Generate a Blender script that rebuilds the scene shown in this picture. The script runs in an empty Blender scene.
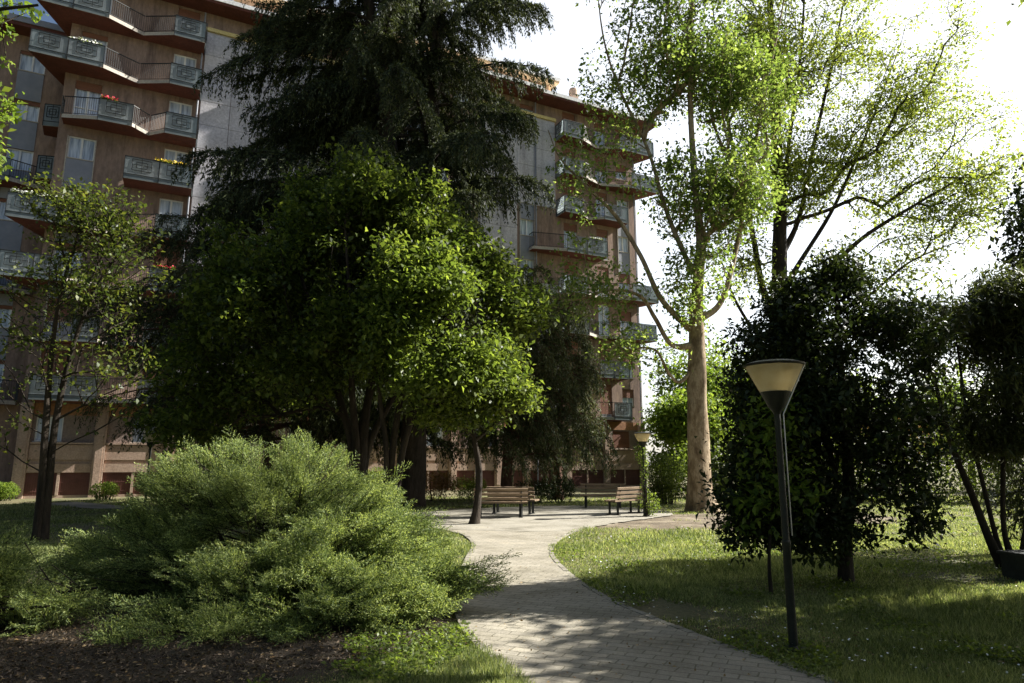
import bpy, math, random
import numpy as np
from mathutils import Vector, noise as mnoise
random.seed(11)
rng = np.random.default_rng(11)
C = bpy.context.scene.collection
R = math.radians
F, PITCH, EYE = 668.0, math.atan(121.5 / 668.0), 1.65
SP, CP = math.sin(PITCH), math.cos(PITCH)

def at(px, py, D):
    "world point seen at picture position px,py at forward distance D"
    a = (px - 512) / F; b = (341.5 - py) / F
    ry = CP - b * SP; rz = SP + b * CP
    t = D / ry
    return np.array([a * t, D, EYE + rz * t])

# ------------------------------------------------------------------ materials
def nt(name):
    m = bpy.data.materials.new(name); m.use_nodes = True
    t = m.node_tree; t.nodes.clear()
    out = t.nodes.new('ShaderNodeOutputMaterial')
    return m, t, out
def N(t, typ, **kw):
    n = t.nodes.new(typ)
    for k, v in kw.items():
        if k in n.inputs: n.inputs[k].default_value = v
        else: setattr(n, k, v)
    return n
def ramp(t, fac, stops):
    r = t.nodes.new('ShaderNodeValToRGB')
    e = r.color_ramp.elements
    while len(e) > 1: e.remove(e[-1])
    e[0].position = stops[0][0]; e[0].color = (*stops[0][1], 1)
    for p, c in stops[1:]:
        x = e.new(p); x.color = (*c, 1)
    t.links.new(fac, r.inputs[0]); return r.outputs[0]
def texco(t, scale=(1, 1, 1), rot=(0, 0, 0)):
    g = t.nodes.new('ShaderNodeTexCoord'); m = t.nodes.new('ShaderNodeMapping')
    m.inputs['Scale'].default_value = scale; m.inputs['Rotation'].default_value = rot
    t.links.new(g.outputs['Object'], m.inputs[0]); return m.outputs[0]
def noise(t, vec, scale, detail=5, rough=.6):
    n = N(t, 'ShaderNodeTexNoise', Scale=scale, Detail=detail, Roughness=rough)
    t.links.new(vec, n.inputs['Vector']); return n.outputs['Fac']
def mixc(t, fac, a, b, mode='MIX'):
    m = t.nodes.new('ShaderNodeMix'); m.data_type = 'RGBA'; m.blend_type = mode
    for s, v in ((0, fac), (6, a), (7, b)):
        if hasattr(v, 'is_output') or hasattr(v, 'links'): t.links.new(v, m.inputs[s])
        else: m.inputs[s].default_value = v if s == 0 else (*v, 1)
    return m.outputs[2]
def bump(t, h, strength=.4, dist=.02):
    b = N(t, 'ShaderNodeBump', Strength=strength, Distance=dist)
    t.links.new(h, b.inputs['Height']); return b.outputs[0]
def surf(name, stops, scale=3, rough=.85, fine=None, bstr=.35, bdist=.02, metal=0, stretch=(1, 1, 1), spec=.3):
    m, t, out = nt(name)
    v = texco(t, stretch)
    f = noise(t, v, scale, 7, .65)
    col = ramp(t, f, stops)
    p = N(t, 'ShaderNodeBsdfPrincipled', Roughness=rough, Metallic=metal)
    p.inputs['Specular IOR Level'].default_value = spec
    if fine:
        f2 = noise(t, v, fine, 4, .7)
        r2 = ramp(t, f2, [(.3, (.72, .72, .72)), (.7, (1.2, 1.2, 1.2))])
        col = mixc(t, 1.0, col, r2, 'MULTIPLY')
        t.links.new(bump(t, f2, bstr, bdist), p.inputs['Normal'])
    t.links.new(col, p.inputs['Base Color'])
    t.links.new(p.outputs[0], out.inputs[0])
    return m
def leafmat(name, c1, c2, c3, trans, tcol=1.6, gloss=.25, rough=.45, nscale=.7):
    m, t, out = nt(name)
    g = t.nodes.new('ShaderNodeNewGeometry')
    v = texco(t)
    f = noise(t, v, nscale, 3, .6)
    a = N(t, 'ShaderNodeMath', operation='MULTIPLY_ADD'); a.inputs[1].default_value = .55; a.inputs[2].default_value = -.05
    t.links.new(g.outputs['Random Per Island'], a.inputs[0])
    b = N(t, 'ShaderNodeMath', operation='MULTIPLY_ADD'); b.inputs[1].default_value = .7
    t.links.new(f, b.inputs[0]); t.links.new(a.outputs[0], b.inputs[2])
    col = ramp(t, b.outputs[0], [(.2, c1), (.55, c2), (.85, c3)])
    p = N(t, 'ShaderNodeBsdfPrincipled', Roughness=rough)
    p.inputs['Specular IOR Level'].default_value = gloss
    t.links.new(col, p.inputs['Base Color'])
    tr = t.nodes.new('ShaderNodeBsdfTranslucent')
    tc = mixc(t, 1.0, col, (tcol * 1.08, tcol * 1.06, tcol * .6), 'MULTIPLY')
    t.links.new(tc, tr.inputs['Color'])
    mx = t.nodes.new('ShaderNodeMixShader'); mx.inputs[0].default_value = trans
    t.links.new(p.outputs[0], mx.inputs[1]); t.links.new(tr.outputs[0], mx.inputs[2])
    t.links.new(mx.outputs[0], out.inputs[0])
    return m
M = {}
M['plaster'] = surf('brown_plaster', [(.3, (.205, .142, .112)), (.5, (.265, .186, .148)), (.75, (.33, .238, .19))], .5, .9, 6, .3, .02, stretch=(1, 1, .35))
def streaks(m, lo, hi, sc=2.2):
    t = m.node_tree; p = [n for n in t.nodes if n.type == 'BSDF_PRINCIPLED'][0]
    src = p.inputs['Base Color'].links[0].from_socket
    v = texco(t, (1, 1, .09)); f = noise(t, v, sc, 5, .65)
    t.links.new(mixc(t, 1.0, src, ramp(t, f, [(.35, lo), (.5, (1, 1, 1)), (.68, hi)]), 'MULTIPLY'), p.inputs['Base Color'])
streaks(M['plaster'], (.66, .66, .68), (1.16, 1.14, 1.1))
M['stone'] = surf('pale_stone_cladding', [(.3, (.40, .39, .42)), (.7, (.56, .54, .57))], .6, .75, 9)
streaks(M['stone'], (.74, .73, .72), (1.08, 1.08, 1.07), 1.3)
M['concrete'] = surf('beige_concrete', [(.3, (.34, .235, .175)), (.7, (.47, .35, .27))], .9, .85, 14)
M['panel'] = surf('grey_beige_panel', [(.3, (.22, .165, .14)), (.7, (.27, .21, .18))], 1, .85, 14)
M['slab'] = surf('pale_slab_edge', [(.3, (.36, .32, .27)), (.7, (.50, .45, .39))], 2, .8, 12)
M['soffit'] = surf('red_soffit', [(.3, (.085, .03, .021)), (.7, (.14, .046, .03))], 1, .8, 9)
M['fascia'] = surf('white_fascia', [(.3, (.62, .62, .63)), (.7, (.8, .8, .8))], 1, .7, 9)
M['ochre'] = surf('ochre_plaster', [(.3, (.6, .42, .24)), (.7, (.7, .52, .32))], 1, .85, 9)
M['terracotta'] = surf('orange_wall', [(.3, (.46, .30, .2)), (.7, (.54, .37, .26))], 1, .85, 9)
M['yellow'] = surf('yellow_ledge', [(.3, (.62, .5, .2)), (.7, (.75, .62, .3))], 1, .8, 9)
M['spandrel'] = surf('grey_spandrel', [(.3, (.20, .21, .25)), (.7, (.27, .28, .32))], 2, .6)
M['frame'] = surf('white_frame', [(.3, (.68, .68, .68)), (.7, (.8, .8, .8))], 2, .5)
M['blind'] = surf('brown_roller_blind', [(.3, (.16, .07, .045)), (.7, (.24, .11, .07))], 1, .7, 40, stretch=(.2, .2, 3))
M['grille'] = surf('red_brown_grille', [(.3, (.12, .05, .04)), (.7, (.19, .085, .07))], 2, .6)
M['black'] = surf('black_iron', [(.3, (.012, .013, .013)), (.7, (.03, .032, .03))], 6, .5, metal=.3)
M['darkgreen'] = surf('dark_green_paint', [(.3, (.008, .011, .008)), (.7, (.022, .025, .017))], 9, .45, 60)
M['wood'] = surf('weathered_bench_wood', [(.3, (.15, .10, .062)), (.7, (.34, .25, .165))], 7, .75, 50, stretch=(.3, 3, 3))
M['bark'] = surf('dark_bark', [(.35, (.018, .014, .010)), (.65, (.055, .042, .030))], 5, .95, 30, .9, .05, stretch=(1, 1, .25))
M['barkred'] = surf('reddish_bark', [(.35, (.075, .038, .025)), (.65, (.17, .095, .065))], 5, .95, 25, .9, .05, stretch=(1, 1, .3))
M['barkplane'] = surf('mottled_plane_bark', [(.38, (.16, .11, .065)), (.48, (.27, .20, .12)), (.58, (.42, .33, .22)), (.66, (.22, .165, .10))], 3.2, .9, 22, .5, .03, stretch=(1, 1, .45))
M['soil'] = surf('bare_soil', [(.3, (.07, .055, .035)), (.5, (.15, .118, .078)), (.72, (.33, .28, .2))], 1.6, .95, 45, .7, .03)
M['shadesoil'] = surf('shade_darkened_soil', [(.3, (.02, .015, .01)), (.55, (.045, .034, .022)), (.75, (.10, .08, .05))], 2.6, .95, 45, .8, .03)  # soil under the juniper, with the shade there put into its dark colour
M['white'] = surf('white_petal', [(.3, (.7, .7, .66)), (.7, (.85, .85, .8))], 2, .7)
M['yellowpetal'] = surf('yellow_petal', [(.3, (.75, .5, .03)), (.7, (.85, .65, .08))], 2, .7)
M['redpetal'] = surf('red_petal', [(.3, (.6, .03, .06)), (.7, (.75, .06, .12))], 2, .7)
M['greybox'] = surf('grey_box_paint', [(.3, (.02, .022, .02)), (.7, (.045, .048, .043))], 3, .7, 30)
M['deadleaf'] = leafmat('fallen_leaf', (.10, .055, .025), (.22, .14, .06), (.36, .27, .14), .15)
M['litter'] = leafmat('brown_needle_litter', (.03, .02, .012), (.08, .055, .035), (.24, .18, .12), .1)
# leaves
M['maple'] = leafmat('maple_leaf', (.028, .046, .009), (.065, .095, .018), (.16, .20, .04), .5, 1.7, .3)
M['plane'] = leafmat('plane_leaf', (.05, .085, .02), (.10, .15, .036), (.20, .25, .08), .5, 1.9, .3)
M['lightleaf'] = leafmat('light_spring_leaf', (.09, .125, .022), (.16, .205, .042), (.27, .30, .09), .52, 1.9, .3)
M['leftleaf'] = leafmat('left_tree_leaf', (.03, .05, .011), (.06, .085, .018), (.13, .145, .032), .42, 1.7, .3)
M['cedar'] = leafmat('cedar_needle', (.018, .026, .012), (.038, .050, .023), (.11, .13, .055), .22, 1.3, .15, .6, .5)
M['spruce'] = leafmat('brownish_needle', (.030, .042, .018), (.06, .076, .034), (.14, .15, .075), .22, 1.3, .15, .6, .6)
M['juniper'] = leafmat('juniper_needle', (.042, .070, .030), (.135, .185, .066), (.44, .50, .18), .32, 1.5, .2, .55, 1.4)
M['laurel'] = leafmat('dark_glossy_leaf', (.012, .020, .007), (.024, .038, .011), (.05, .07, .019), .22, 1.5, .3, .5)
M['narrow'] = leafmat('narrow_grey_leaf', (.028, .038, .015), (.055, .07, .026), (.10, .12, .045), .35, 1.4, .35, .4)
M['hedge'] = leafmat('hedge_leaf', (.045, .068, .016), (.09, .13, .025), (.18, .235, .045), .5, 1.6, .3)
M['redhedge'] = leafmat('reddish_hedge_leaf', (.06, .06, .02), (.15, .10, .04), (.25, .13, .06), .4, 1.4, .3)
M['bright'] = leafmat('bright_background_leaf', (.07, .12, .02), (.12, .18, .03), (.19, .24, .05), .45, 1.7, .2)
M['slab2'] = surf('kerb_stone', [(.3, (.17, .155, .12)), (.7, (.30, .275, .22))], 3, .85, 30)
M['ochre2'] = surf('rust_brown_band', [(.3, (.30, .15, .08)), (.7, (.40, .21, .11))], 1, .85, 9)
M['frame2'] = surf('bare_steel', [(.3, (.4, .4, .4)), (.7, (.6, .6, .6))], 5, .3, metal=.8)
M['grass'] = leafmat('grass_blade', (.048, .07, .024), (.13, .17, .06), (.36, .38, .19), .42, 1.6, .2, .5, .9)

def glassmat():
    m, t, out = nt('window_glass')
    v = texco(t, (3, 3, .3))
    col = ramp(t, noise(t, v, 2.5, 2), [(.35, (.22, .26, .34)), (.5, (.45, .52, .64)), (.65, (.62, .68, .78))])
    p = N(t, 'ShaderNodeBsdfPrincipled', Roughness=.6)
    t.links.new(col, p.inputs['Base Color'])
    p.inputs['Coat Weight'].default_value = 1; p.inputs['Coat Roughness'].default_value = .03
    t.links.new(p.outputs[0], out.inputs[0]); return m
M['pane'] = glassmat()
def panelglass():
    m, t, out = nt('ribbed_balcony_glass')
    v = texco(t, (1, 1, 1))
    col = ramp(t, noise(t, v, 1.2, 4), [(.3, (.16, .19, .20)), (.7, (.31, .345, .36))])
    p = N(t, 'ShaderNodeBsdfPrincipled', Roughness=.25)
    t.links.new(col, p.inputs['Base Color'])
    tr = t.nodes.new('ShaderNodeBsdfTranslucent'); tr.inputs[0].default_value = (.62, .68, .7, 1)
    tp = t.nodes.new('ShaderNodeBsdfTransparent'); tp.inputs[0].default_value = (.75, .8, .8, 1)
    mx = t.nodes.new('ShaderNodeMixShader'); mx.inputs[0].default_value = .45
    mx2 = t.nodes.new('ShaderNodeMixShader'); mx2.inputs[0].default_value = .25
    t.links.new(p.outputs[0], mx.inputs[1]); t.links.new(tr.outputs[0], mx.inputs[2])
    t.links.new(mx.outputs[0], mx2.inputs[1]); t.links.new(tp.outputs[0], mx2.inputs[2])
    t.links.new(mx2.outputs[0], out.inputs[0]); return m
M['panelglass'] = panelglass()
def shademat():
    m, t, out = nt('amber_lamp_shade')
    v = texco(t, (1, 1, 1))
    n = noise(t, v, 9, 4, .6)
    col = ramp(t, n, [(.3, (.84, .76, .56)), (.7, (.95, .91, .76))])
    p = N(t, 'ShaderNodeBsdfPrincipled', Roughness=.35)
    t.links.new(col, p.inputs['Base Color'])
    tr = t.nodes.new('ShaderNodeBsdfTranslucent'); t.links.new(col, tr.inputs[0])
    mx = t.nodes.new('ShaderNodeMixShader'); mx.inputs[0].default_value = .7
    t.links.new(p.outputs[0], mx.inputs[1]); t.links.new(tr.outputs[0], mx.inputs[2])
    tp = t.nodes.new('ShaderNodeBsdfTransparent'); tp.inputs[0].default_value = (1, .93, .76, 1)
    m2 = t.nodes.new('ShaderNodeMixShader'); m2.inputs[0].default_value = .3
    t.links.new(mx.outputs[0], m2.inputs[1]); t.links.new(tp.outputs[0], m2.inputs[2])
    t.links.new(m2.outputs[0], out.inputs[0]); return m
M['shade'] = shademat()
def groundmat():
    m, t, out = nt('lawn_soil')
    v = texco(t)
    a = noise(t, v, .35, 6, .65); b = noise(t, v, 14, 5, .75)
    c1 = ramp(t, a, [(.35, (.085, .085, .035)), (.5, (.11, .10, .045)), (.66, (.17, .14, .08))])
    c2 = ramp(t, b, [(.3, (.6, .6, .55)), (.7, (1.5, 1.5, 1.35))])
    p = N(t, 'ShaderNodeBsdfPrincipled', Roughness=.95)
    t.links.new(mixc(t, 1.0, c1, c2, 'MULTIPLY'), p.inputs['Base Color'])
    t.links.new(bump(t, b, .8, .05), p.inputs['Normal'])
    t.links.new(p.outputs[0], out.inputs[0]); return m
M['ground'] = groundmat()
def pavemat(name, far):
    m, t, out = nt(name)
    v = texco(t, (1, 1, 1), (0, 0, R(24)))
    br = N(t, 'ShaderNodeTexBrick', Scale=1.0)
    br.inputs['Color1'].default_value = (.25, .225, .18, 1); br.inputs['Color2'].default_value = (.31, .28, .225, 1)
    br.inputs['Mortar'].default_value = (.15, .135, .095, 1)
    br.inputs['Mortar Size'].default_value = .008; br.inputs['Mortar Smooth'].default_value = .4
    br.inputs['Brick Width'].default_value = .24; br.inputs['Row Height'].default_value = .125
    vv = t.nodes.new('ShaderNodeVectorMath'); vv.operation = 'ADD'
    wn = N(t, 'ShaderNodeTexNoise', Scale=2.0, Detail=2.0)
    sc = t.nodes.new('ShaderNodeVectorMath'); sc.operation = 'SCALE'; sc.inputs['Scale'].default_value = .09
    t.links.new(v, wn.inputs['Vector']); t.links.new(wn.outputs['Color'], sc.inputs[0])
    t.links.new(v, vv.inputs[0]); t.links.new(sc.outputs[0], vv.inputs[1]); t.links.new(vv.outputs[0], br.inputs['Vector'])
    n1 = noise(t, v, 1.1, 6, .7); n2 = noise(t, v, 35, 4, .7)
    k = ramp(t, n1, [(.32, (.55, .54, .48)), (.45, (.85, .84, .8)), (.55, (1, 1, 1)), (.72, (1.2, 1.17, 1.1))])
    k2 = ramp(t, n2, [(.3, (.80, .80, .78)), (.7, (1.15, 1.15, 1.12))])
    base = mixc(t, .72 if far else .0, br.outputs['Color'], (.27, .25, .21))
    col = mixc(t, 1.0, mixc(t, 1.0, base, k, 'MULTIPLY'), k2, 'MULTIPLY')
    p = N(t, 'ShaderNodeBsdfPrincipled', Roughness=.85)
    t.links.new(col, p.inputs['Base Color'])
    inv = N(t, 'ShaderNodeMath', operation='MULTIPLY_ADD'); inv.inputs[1].default_value = -.6
    t.links.new(br.outputs['Fac'], inv.inputs[0]); t.links.new(n2, inv.inputs[2])
    t.links.new(bump(t, inv.outputs[0], .5, .015), p.inputs['Normal'])
    t.links.new(p.outputs[0], out.inputs[0]); return m
M['pave'] = pavemat('stone_sett_paving', False)
M['pavefar'] = pavemat('worn_paving', True)

# ------------------------------------------------------------------ mesh helpers
def link(name, me, mats, parent=None):
    o = bpy.data.objects.new(name, me); C.objects.link(o)
    for m in mats: me.materials.append(m)
    if parent is not None: o.parent = parent
    return o
def origin(o):
    L = Vector((0, 0, 0))
    while o is not None: L = L + o.location; o = o.parent
    return L
def npmesh(name, V, faces, mats, parent=None, mi=None, smooth=False):
    "V (n,3); faces (m,k) array of one polygon size, or a list of such arrays"
    if not isinstance(faces, list): faces = [faces]
    me = bpy.data.meshes.new(name)
    V = np.ascontiguousarray(V, dtype=np.float32)
    if parent is not None: V = V - np.array(origin(parent), dtype=np.float32)
    me.vertices.add(len(V)); me.vertices.foreach_set('co', V.ravel())
    li = np.concatenate([f.ravel() for f in faces]).astype(np.int32)
    tot = np.concatenate([np.full(len(f), f.shape[1]) for f in faces]).astype(np.int32)
    st = np.concatenate([[0], np.cumsum(tot)[:-1]]).astype(np.int32)
    me.loops.add(len(li)); me.loops.foreach_set('vertex_index', li)
    me.polygons.add(len(tot)); me.polygons.foreach_set('loop_start', st); me.polygons.foreach_set('loop_total', tot)
    if mi is not None: me.polygons.foreach_set('material_index', mi.astype(np.int32))
    if smooth: me.polygons.foreach_set('use_smooth', np.ones(len(tot), dtype=bool))
    me.update(calc_edges=True)
    return link(name, me, mats, parent)
class MB:
    "collects boxes, bars, lathes and prisms into one mesh"
    def __init__(s): s.v = []; s.f = []; s.m = []
    def add(s, vs, fs, mi=0):
        b = len(s.v); s.v += [tuple(v) for v in vs]; s.f += [tuple(b + i for i in f) for f in fs]; s.m += [mi] * len(fs)
    def box(s, c, h, ax=None, mi=0):
        ax = ax or ((1, 0, 0), (0, 1, 0), (0, 0, 1))
        c = np.array(c, float); A = [np.array(a, float) * k for a, k in zip(ax, h)]
        vs = [c + sx * A[0] + sy * A[1] + sz * A[2] for sz in (-1, 1) for sy in (-1, 1) for sx in (-1, 1)]
        s.add(vs, [(0, 2, 3, 1), (4, 5, 7, 6), (0, 1, 5, 4), (2, 6, 7, 3), (0, 4, 6, 2), (1, 3, 7, 5)], mi)
    def prism(s, poly, z0, z1, mb=0, mt=0, ms=0):
        n = len(poly); b = [(x, y, z0) for x, y in poly]; t = [(x, y, z1) for x, y in poly]
        s.add(b, [tuple(range(n))[::-1]], mb); s.add(t, [tuple(range(n))], mt)
        for i in range(n):
            j = (i + 1) % n; s.add([b[i], b[j], t[j], t[i]], [(0, 1, 2, 3)], ms)
    def bar(s, p, q, r, k=6, mi=0, r2=None):
        p = Vector(p); q = Vector(q); d = (q - p).normalized(); r2 = r if r2 is None else r2
        a = d.orthogonal().normalized(); b = d.cross(a)
        vs = []
        for P, rr in ((p, r), (q, r2)):
            for i in range(k):
                t = 2 * math.pi * i / k + math.pi / 4; vs.append(P + (a * math.cos(t) + b * math.sin(t)) * rr)
        fs = [(i, (i + 1) % k, k + (i + 1) % k, k + i) for i in range(k)] + [tuple(range(k))[::-1], tuple(range(k, 2 * k))]
        s.add(vs, fs, mi)
    def lathe(s, prof, k=32, mi=0, c=(0, 0, 0), caps=False):
        vs = []; n = len(prof)
        for r, z in prof:
            for i in range(k):
                t = 2 * math.pi * i / k; vs.append((c[0] + r * math.cos(t), c[1] + r * math.sin(t), c[2] + z))
        fs = [(j * k + i, j * k + (i + 1) % k, (j + 1) * k + (i + 1) % k, (j + 1) * k + i) for j in range(n - 1) for i in range(k)]
        if caps: fs += [tuple(range(k))[::-1], tuple((n - 1) * k + i for i in range(k))]
        s.add(vs, fs, mi)
    def build(s, name, mats, parent=None, smooth=False):
        me = bpy.data.meshes.new(name); v = s.v
        if parent is not None:
            L = origin(parent); v = [(a - L[0], b - L[1], c - L[2]) for a, b, c in v]
        me.from_pydata(v, [], s.f)
        if not isinstance(mats, (list, tuple)): mats = [mats]
        me.polygons.foreach_set('material_index', s.m)
        if smooth:
            me.polygons.foreach_set('use_smooth', [True] * len(me.polygons))
            me.set_sharp_from_angle(angle=R(35))
        me.update()
        return link(name, me, mats, parent)
def tag(o, label=None, cat=None, group=None, kind=None):
    for k, v in (('label', label), ('category', cat), ('group', group), ('kind', kind)):
        if v: o[k] = v
    return o
def empty(name, loc, label=None, cat=None, group=None):
    o = bpy.data.objects.new(name, None); C.objects.link(o); o.location = loc; o.empty_display_size = .2
    return tag(o, label, cat, group)
def copy_tree(o, parent=None):
    c = o.copy(); C.objects.link(c)
    if parent is not None: c.parent = parent
    for ch in [x for x in list(C.objects) if x.parent == o]: copy_tree(ch, c)
    return c

# ------------------------------------------------------------------ vegetation helpers
def unit(a): return a / np.maximum(np.linalg.norm(a, axis=-1, keepdims=True), 1e-9)
def blades(c, d, length, width, flat=None, bend=.15):
    "diamond leaves: c base points, d unit directions; returns V, quads"
    n = len(c); length = np.broadcast_to(length, (n,))[:, None]; width = np.broadcast_to(width, (n,))[:, None]
    r = rng.normal(size=(n, 3)) if flat is None else unit(flat + rng.normal(size=(n, 3)) * .45)
    if flat is None: side = unit(np.cross(d, r))
    else: side = unit(np.cross(d, r))
    nn = np.cross(side, d)
    V = np.empty((n, 4, 3))
    V[:, 0] = c
    V[:, 1] = c + d * length * .45 + side * width * .5 + nn * length * bend
    V[:, 2] = c + d * length
    V[:, 3] = c + d * length * .45 - side * width * .5 + nn * length * bend
    return V.reshape(-1, 3), np.arange(4 * n).reshape(n, 4)
def frusta(P, Q, r1, r2, k):
    n = len(P); d = unit(Q - P)
    h = np.where(np.abs(d[:, 2:3]) < .9, np.array([[0, 0, 1.]]), np.array([[1., 0, 0]]))
    a = unit(np.cross(d, h)); b = np.cross(d, a)
    t = np.arange(k) * 2 * np.pi / k
    ring = a[:, None] * np.cos(t)[None, :, None] + b[:, None] * np.sin(t)[None, :, None]
    V = np.concatenate([P[:, None] + ring * r1[:, None, None], Q[:, None] + ring * r2[:, None, None]], 1)
    i = np.arange(k); j = (i + 1) % k
    f = np.stack([i, j, k + j, k + i], 1)
    Fc = (f[None] + (np.arange(n) * 2 * k)[:, None, None]).reshape(-1, 4)
    return V.reshape(-1, 3), Fc
def merge(parts):
    V = []; Fs = []; b = 0
    for v, f in parts:
        V.append(v); Fs.append(f + b); b += len(v)
    return np.concatenate(V), np.concatenate(Fs)
def smooth_poly(pts, n=8):
    "Catmull-Rom through points (x,y,z,r)"
    p = np.array(pts, float); out = []
    P = np.vstack([2 * p[0] - p[1], p, 2 * p[-1] - p[-2]])
    for i in range(1, len(P) - 2):
        for t in np.linspace(0, 1, n, endpoint=False):
            a, b, c, d = P[i - 1], P[i], P[i + 1], P[i + 2]
            out.append(.5 * ((2 * b) + (-a + c) * t + (2 * a - 5 * b + 4 * c - d) * t * t + (-a + 3 * b - 3 * c + d) * t ** 3))
    out.append(p[-1]); return np.array(out)
def trunk_tube(poly, k=18, flare=.0, lump=.06):
    "continuous lumpy tube along poly (n,4)"
    n = len(poly); V = []; ph = rng.uniform(0, 6, 4)
    for i, (x, y, z, r) in enumerate(poly):
        d = unit((poly[min(i + 1, n - 1)] - poly[max(i - 1, 0)])[:3])
        a = unit(np.cross(d, [0, 1., 0.1])); b = np.cross(d, a)
        h = z - poly[0][2]
        for j in range(k):
            t = 2 * np.pi * j / k
            rr = r * (1 + lump * math.sin(3 * t + ph[0] + h * .9) + lump * .6 * math.sin(5 * t + ph[1] - h * 1.7) + lump * .5 * math.sin(2 * t + h * 3 + ph[2]))
            rr *= 1 + flare * math.exp(-h * 3.2) * (1 + .45 * math.sin(5 * t + ph[3]))
            V.append(np.array([x, y, z]) + (a * math.cos(t) + b * math.sin(t)) * rr)
    i = np.arange(n - 1)[:, None] * k; j = np.arange(k)[None]; j2 = (j + 1) % k
    f = np.stack([i + j, i + j2, i + k + j2, i + k + j], -1).reshape(-1, 4)
    return np.array(V), f
def skeleton(trunks, targets, bf=.35, up=.0, tipr=.008, power=2.3, curve=.4, seg=.45, lowest=0):
    "greedy minimal-path branching from trunk polylines to targets"
    pos = []; par = []; plen = []; drn = []; fixed = []
    for poly in trunks:
        L = 0
        for i, q in enumerate(poly):
            if i: L += np.linalg.norm(q[:3] - poly[i - 1][:3])
            pos.append(q[:3]); par.append(len(pos) - 2 if i else -1); plen.append(L)
            drn.append(unit((poly[min(i + 1, len(poly) - 1)] - poly[max(i - 1, 0)])[:3])); fixed.append(q[3])
    nfix = len(pos); cap = nfix + len(targets) * 14
    Pn = np.zeros((cap, 3)); Pn[:nfix] = pos; PL = np.zeros(cap); PL[:nfix] = plen
    D = np.zeros((cap, 3)); D[:nfix] = drn; par = par + [0] * (cap - nfix); par = np.array(par); n = nfix
    ok = np.ones(cap, bool); ok[:nfix] = Pn[:nfix, 2] >= lowest
    d0 = np.array([np.min(np.linalg.norm(Pn[:nfix] - t, axis=1)) for t in targets])
    tips = []
    for ti in np.argsort(d0):
        t = targets[ti]; v = t - Pn[:n]; dist = np.linalg.norm(v, axis=1)
        cosang = (v * D[:n]).sum(1) / np.maximum(dist, 1e-6)
        cost = dist * (1.25 - .25 * cosang) + bf * PL[:n] + up * np.maximum(0, Pn[:n, 2] - t[2]) + (~ok[:n]) * 1e3
        b = int(np.argmin(cost)); L = dist[b]
        if L < .04: tips.append(b); continue
        m = int(min(12, max(1, round(L / seg))))
        c = Pn[b] + D[b] * L * curve + rng.normal(size=3) * L * .06
        prev = b; last = Pn[b]
        for k in range(1, m + 1):
            s = k / m; q = (1 - s) ** 2 * Pn[b] + 2 * s * (1 - s) * c + s * s * t
            if k < m: q = q + rng.normal(size=3) * .03 * L / m
            Pn[n] = q; par[n] = prev; PL[n] = PL[prev] + np.linalg.norm(q - last); D[n] = unit(q - last); prev = n; last = q; n += 1
        tips.append(n - 1)
    rad = np.zeros(n); child = np.zeros(n, bool)
    acc = np.zeros(n)
    for i in range(n - 1, nfix - 1, -1):
        if acc[i] == 0: acc[i] = tipr ** power
        rad[i] = acc[i] ** (1 / power); acc[par[i]] += acc[i]
    fx = np.array(fixed)
    e = np.arange(nfix, n); Pp = par[e]
    rp = np.where(Pp < nfix, np.minimum(rad[e] * 1.15, fx[np.minimum(Pp, nfix - 1)]), rad[Pp])
    return Pn[:n], par[:n], rad, e, Pp, rp, np.array(tips), D[:n]
def field(P, scale, seed, k=6):
    g = np.random.default_rng(seed); s = np.zeros(len(P))
    for _ in range(k):
        w = unit(g.normal(size=3)) * g.uniform(.6, 1.6) * scale; s += np.sin(P @ w + g.uniform(0, 6.3))
    return s / math.sqrt(k)
def blob_points(blobs, n, seed, gap=None, gscale=2.2, shell=.45):
    w = np.array([b[6] if len(b) > 6 else b[3] * b[4] * b[5] for b in blobs], float); w /= w.sum()
    out = []
    while len(out) < n:
        k = rng.choice(len(blobs), size=n * 3, p=w)
        B = np.array([b[:6] for b in blobs])[k]
        d = unit(rng.normal(size=(len(k), 3))) * (rng.random((len(k), 1)) ** shell)
        P = B[:, :3] + d * B[:, 3:6]
        if gap is not None: P = P[field(P, gscale, seed) > gap]
        out = P if len(out) == 0 else np.vstack([out, P])
    return out[:n]
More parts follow.
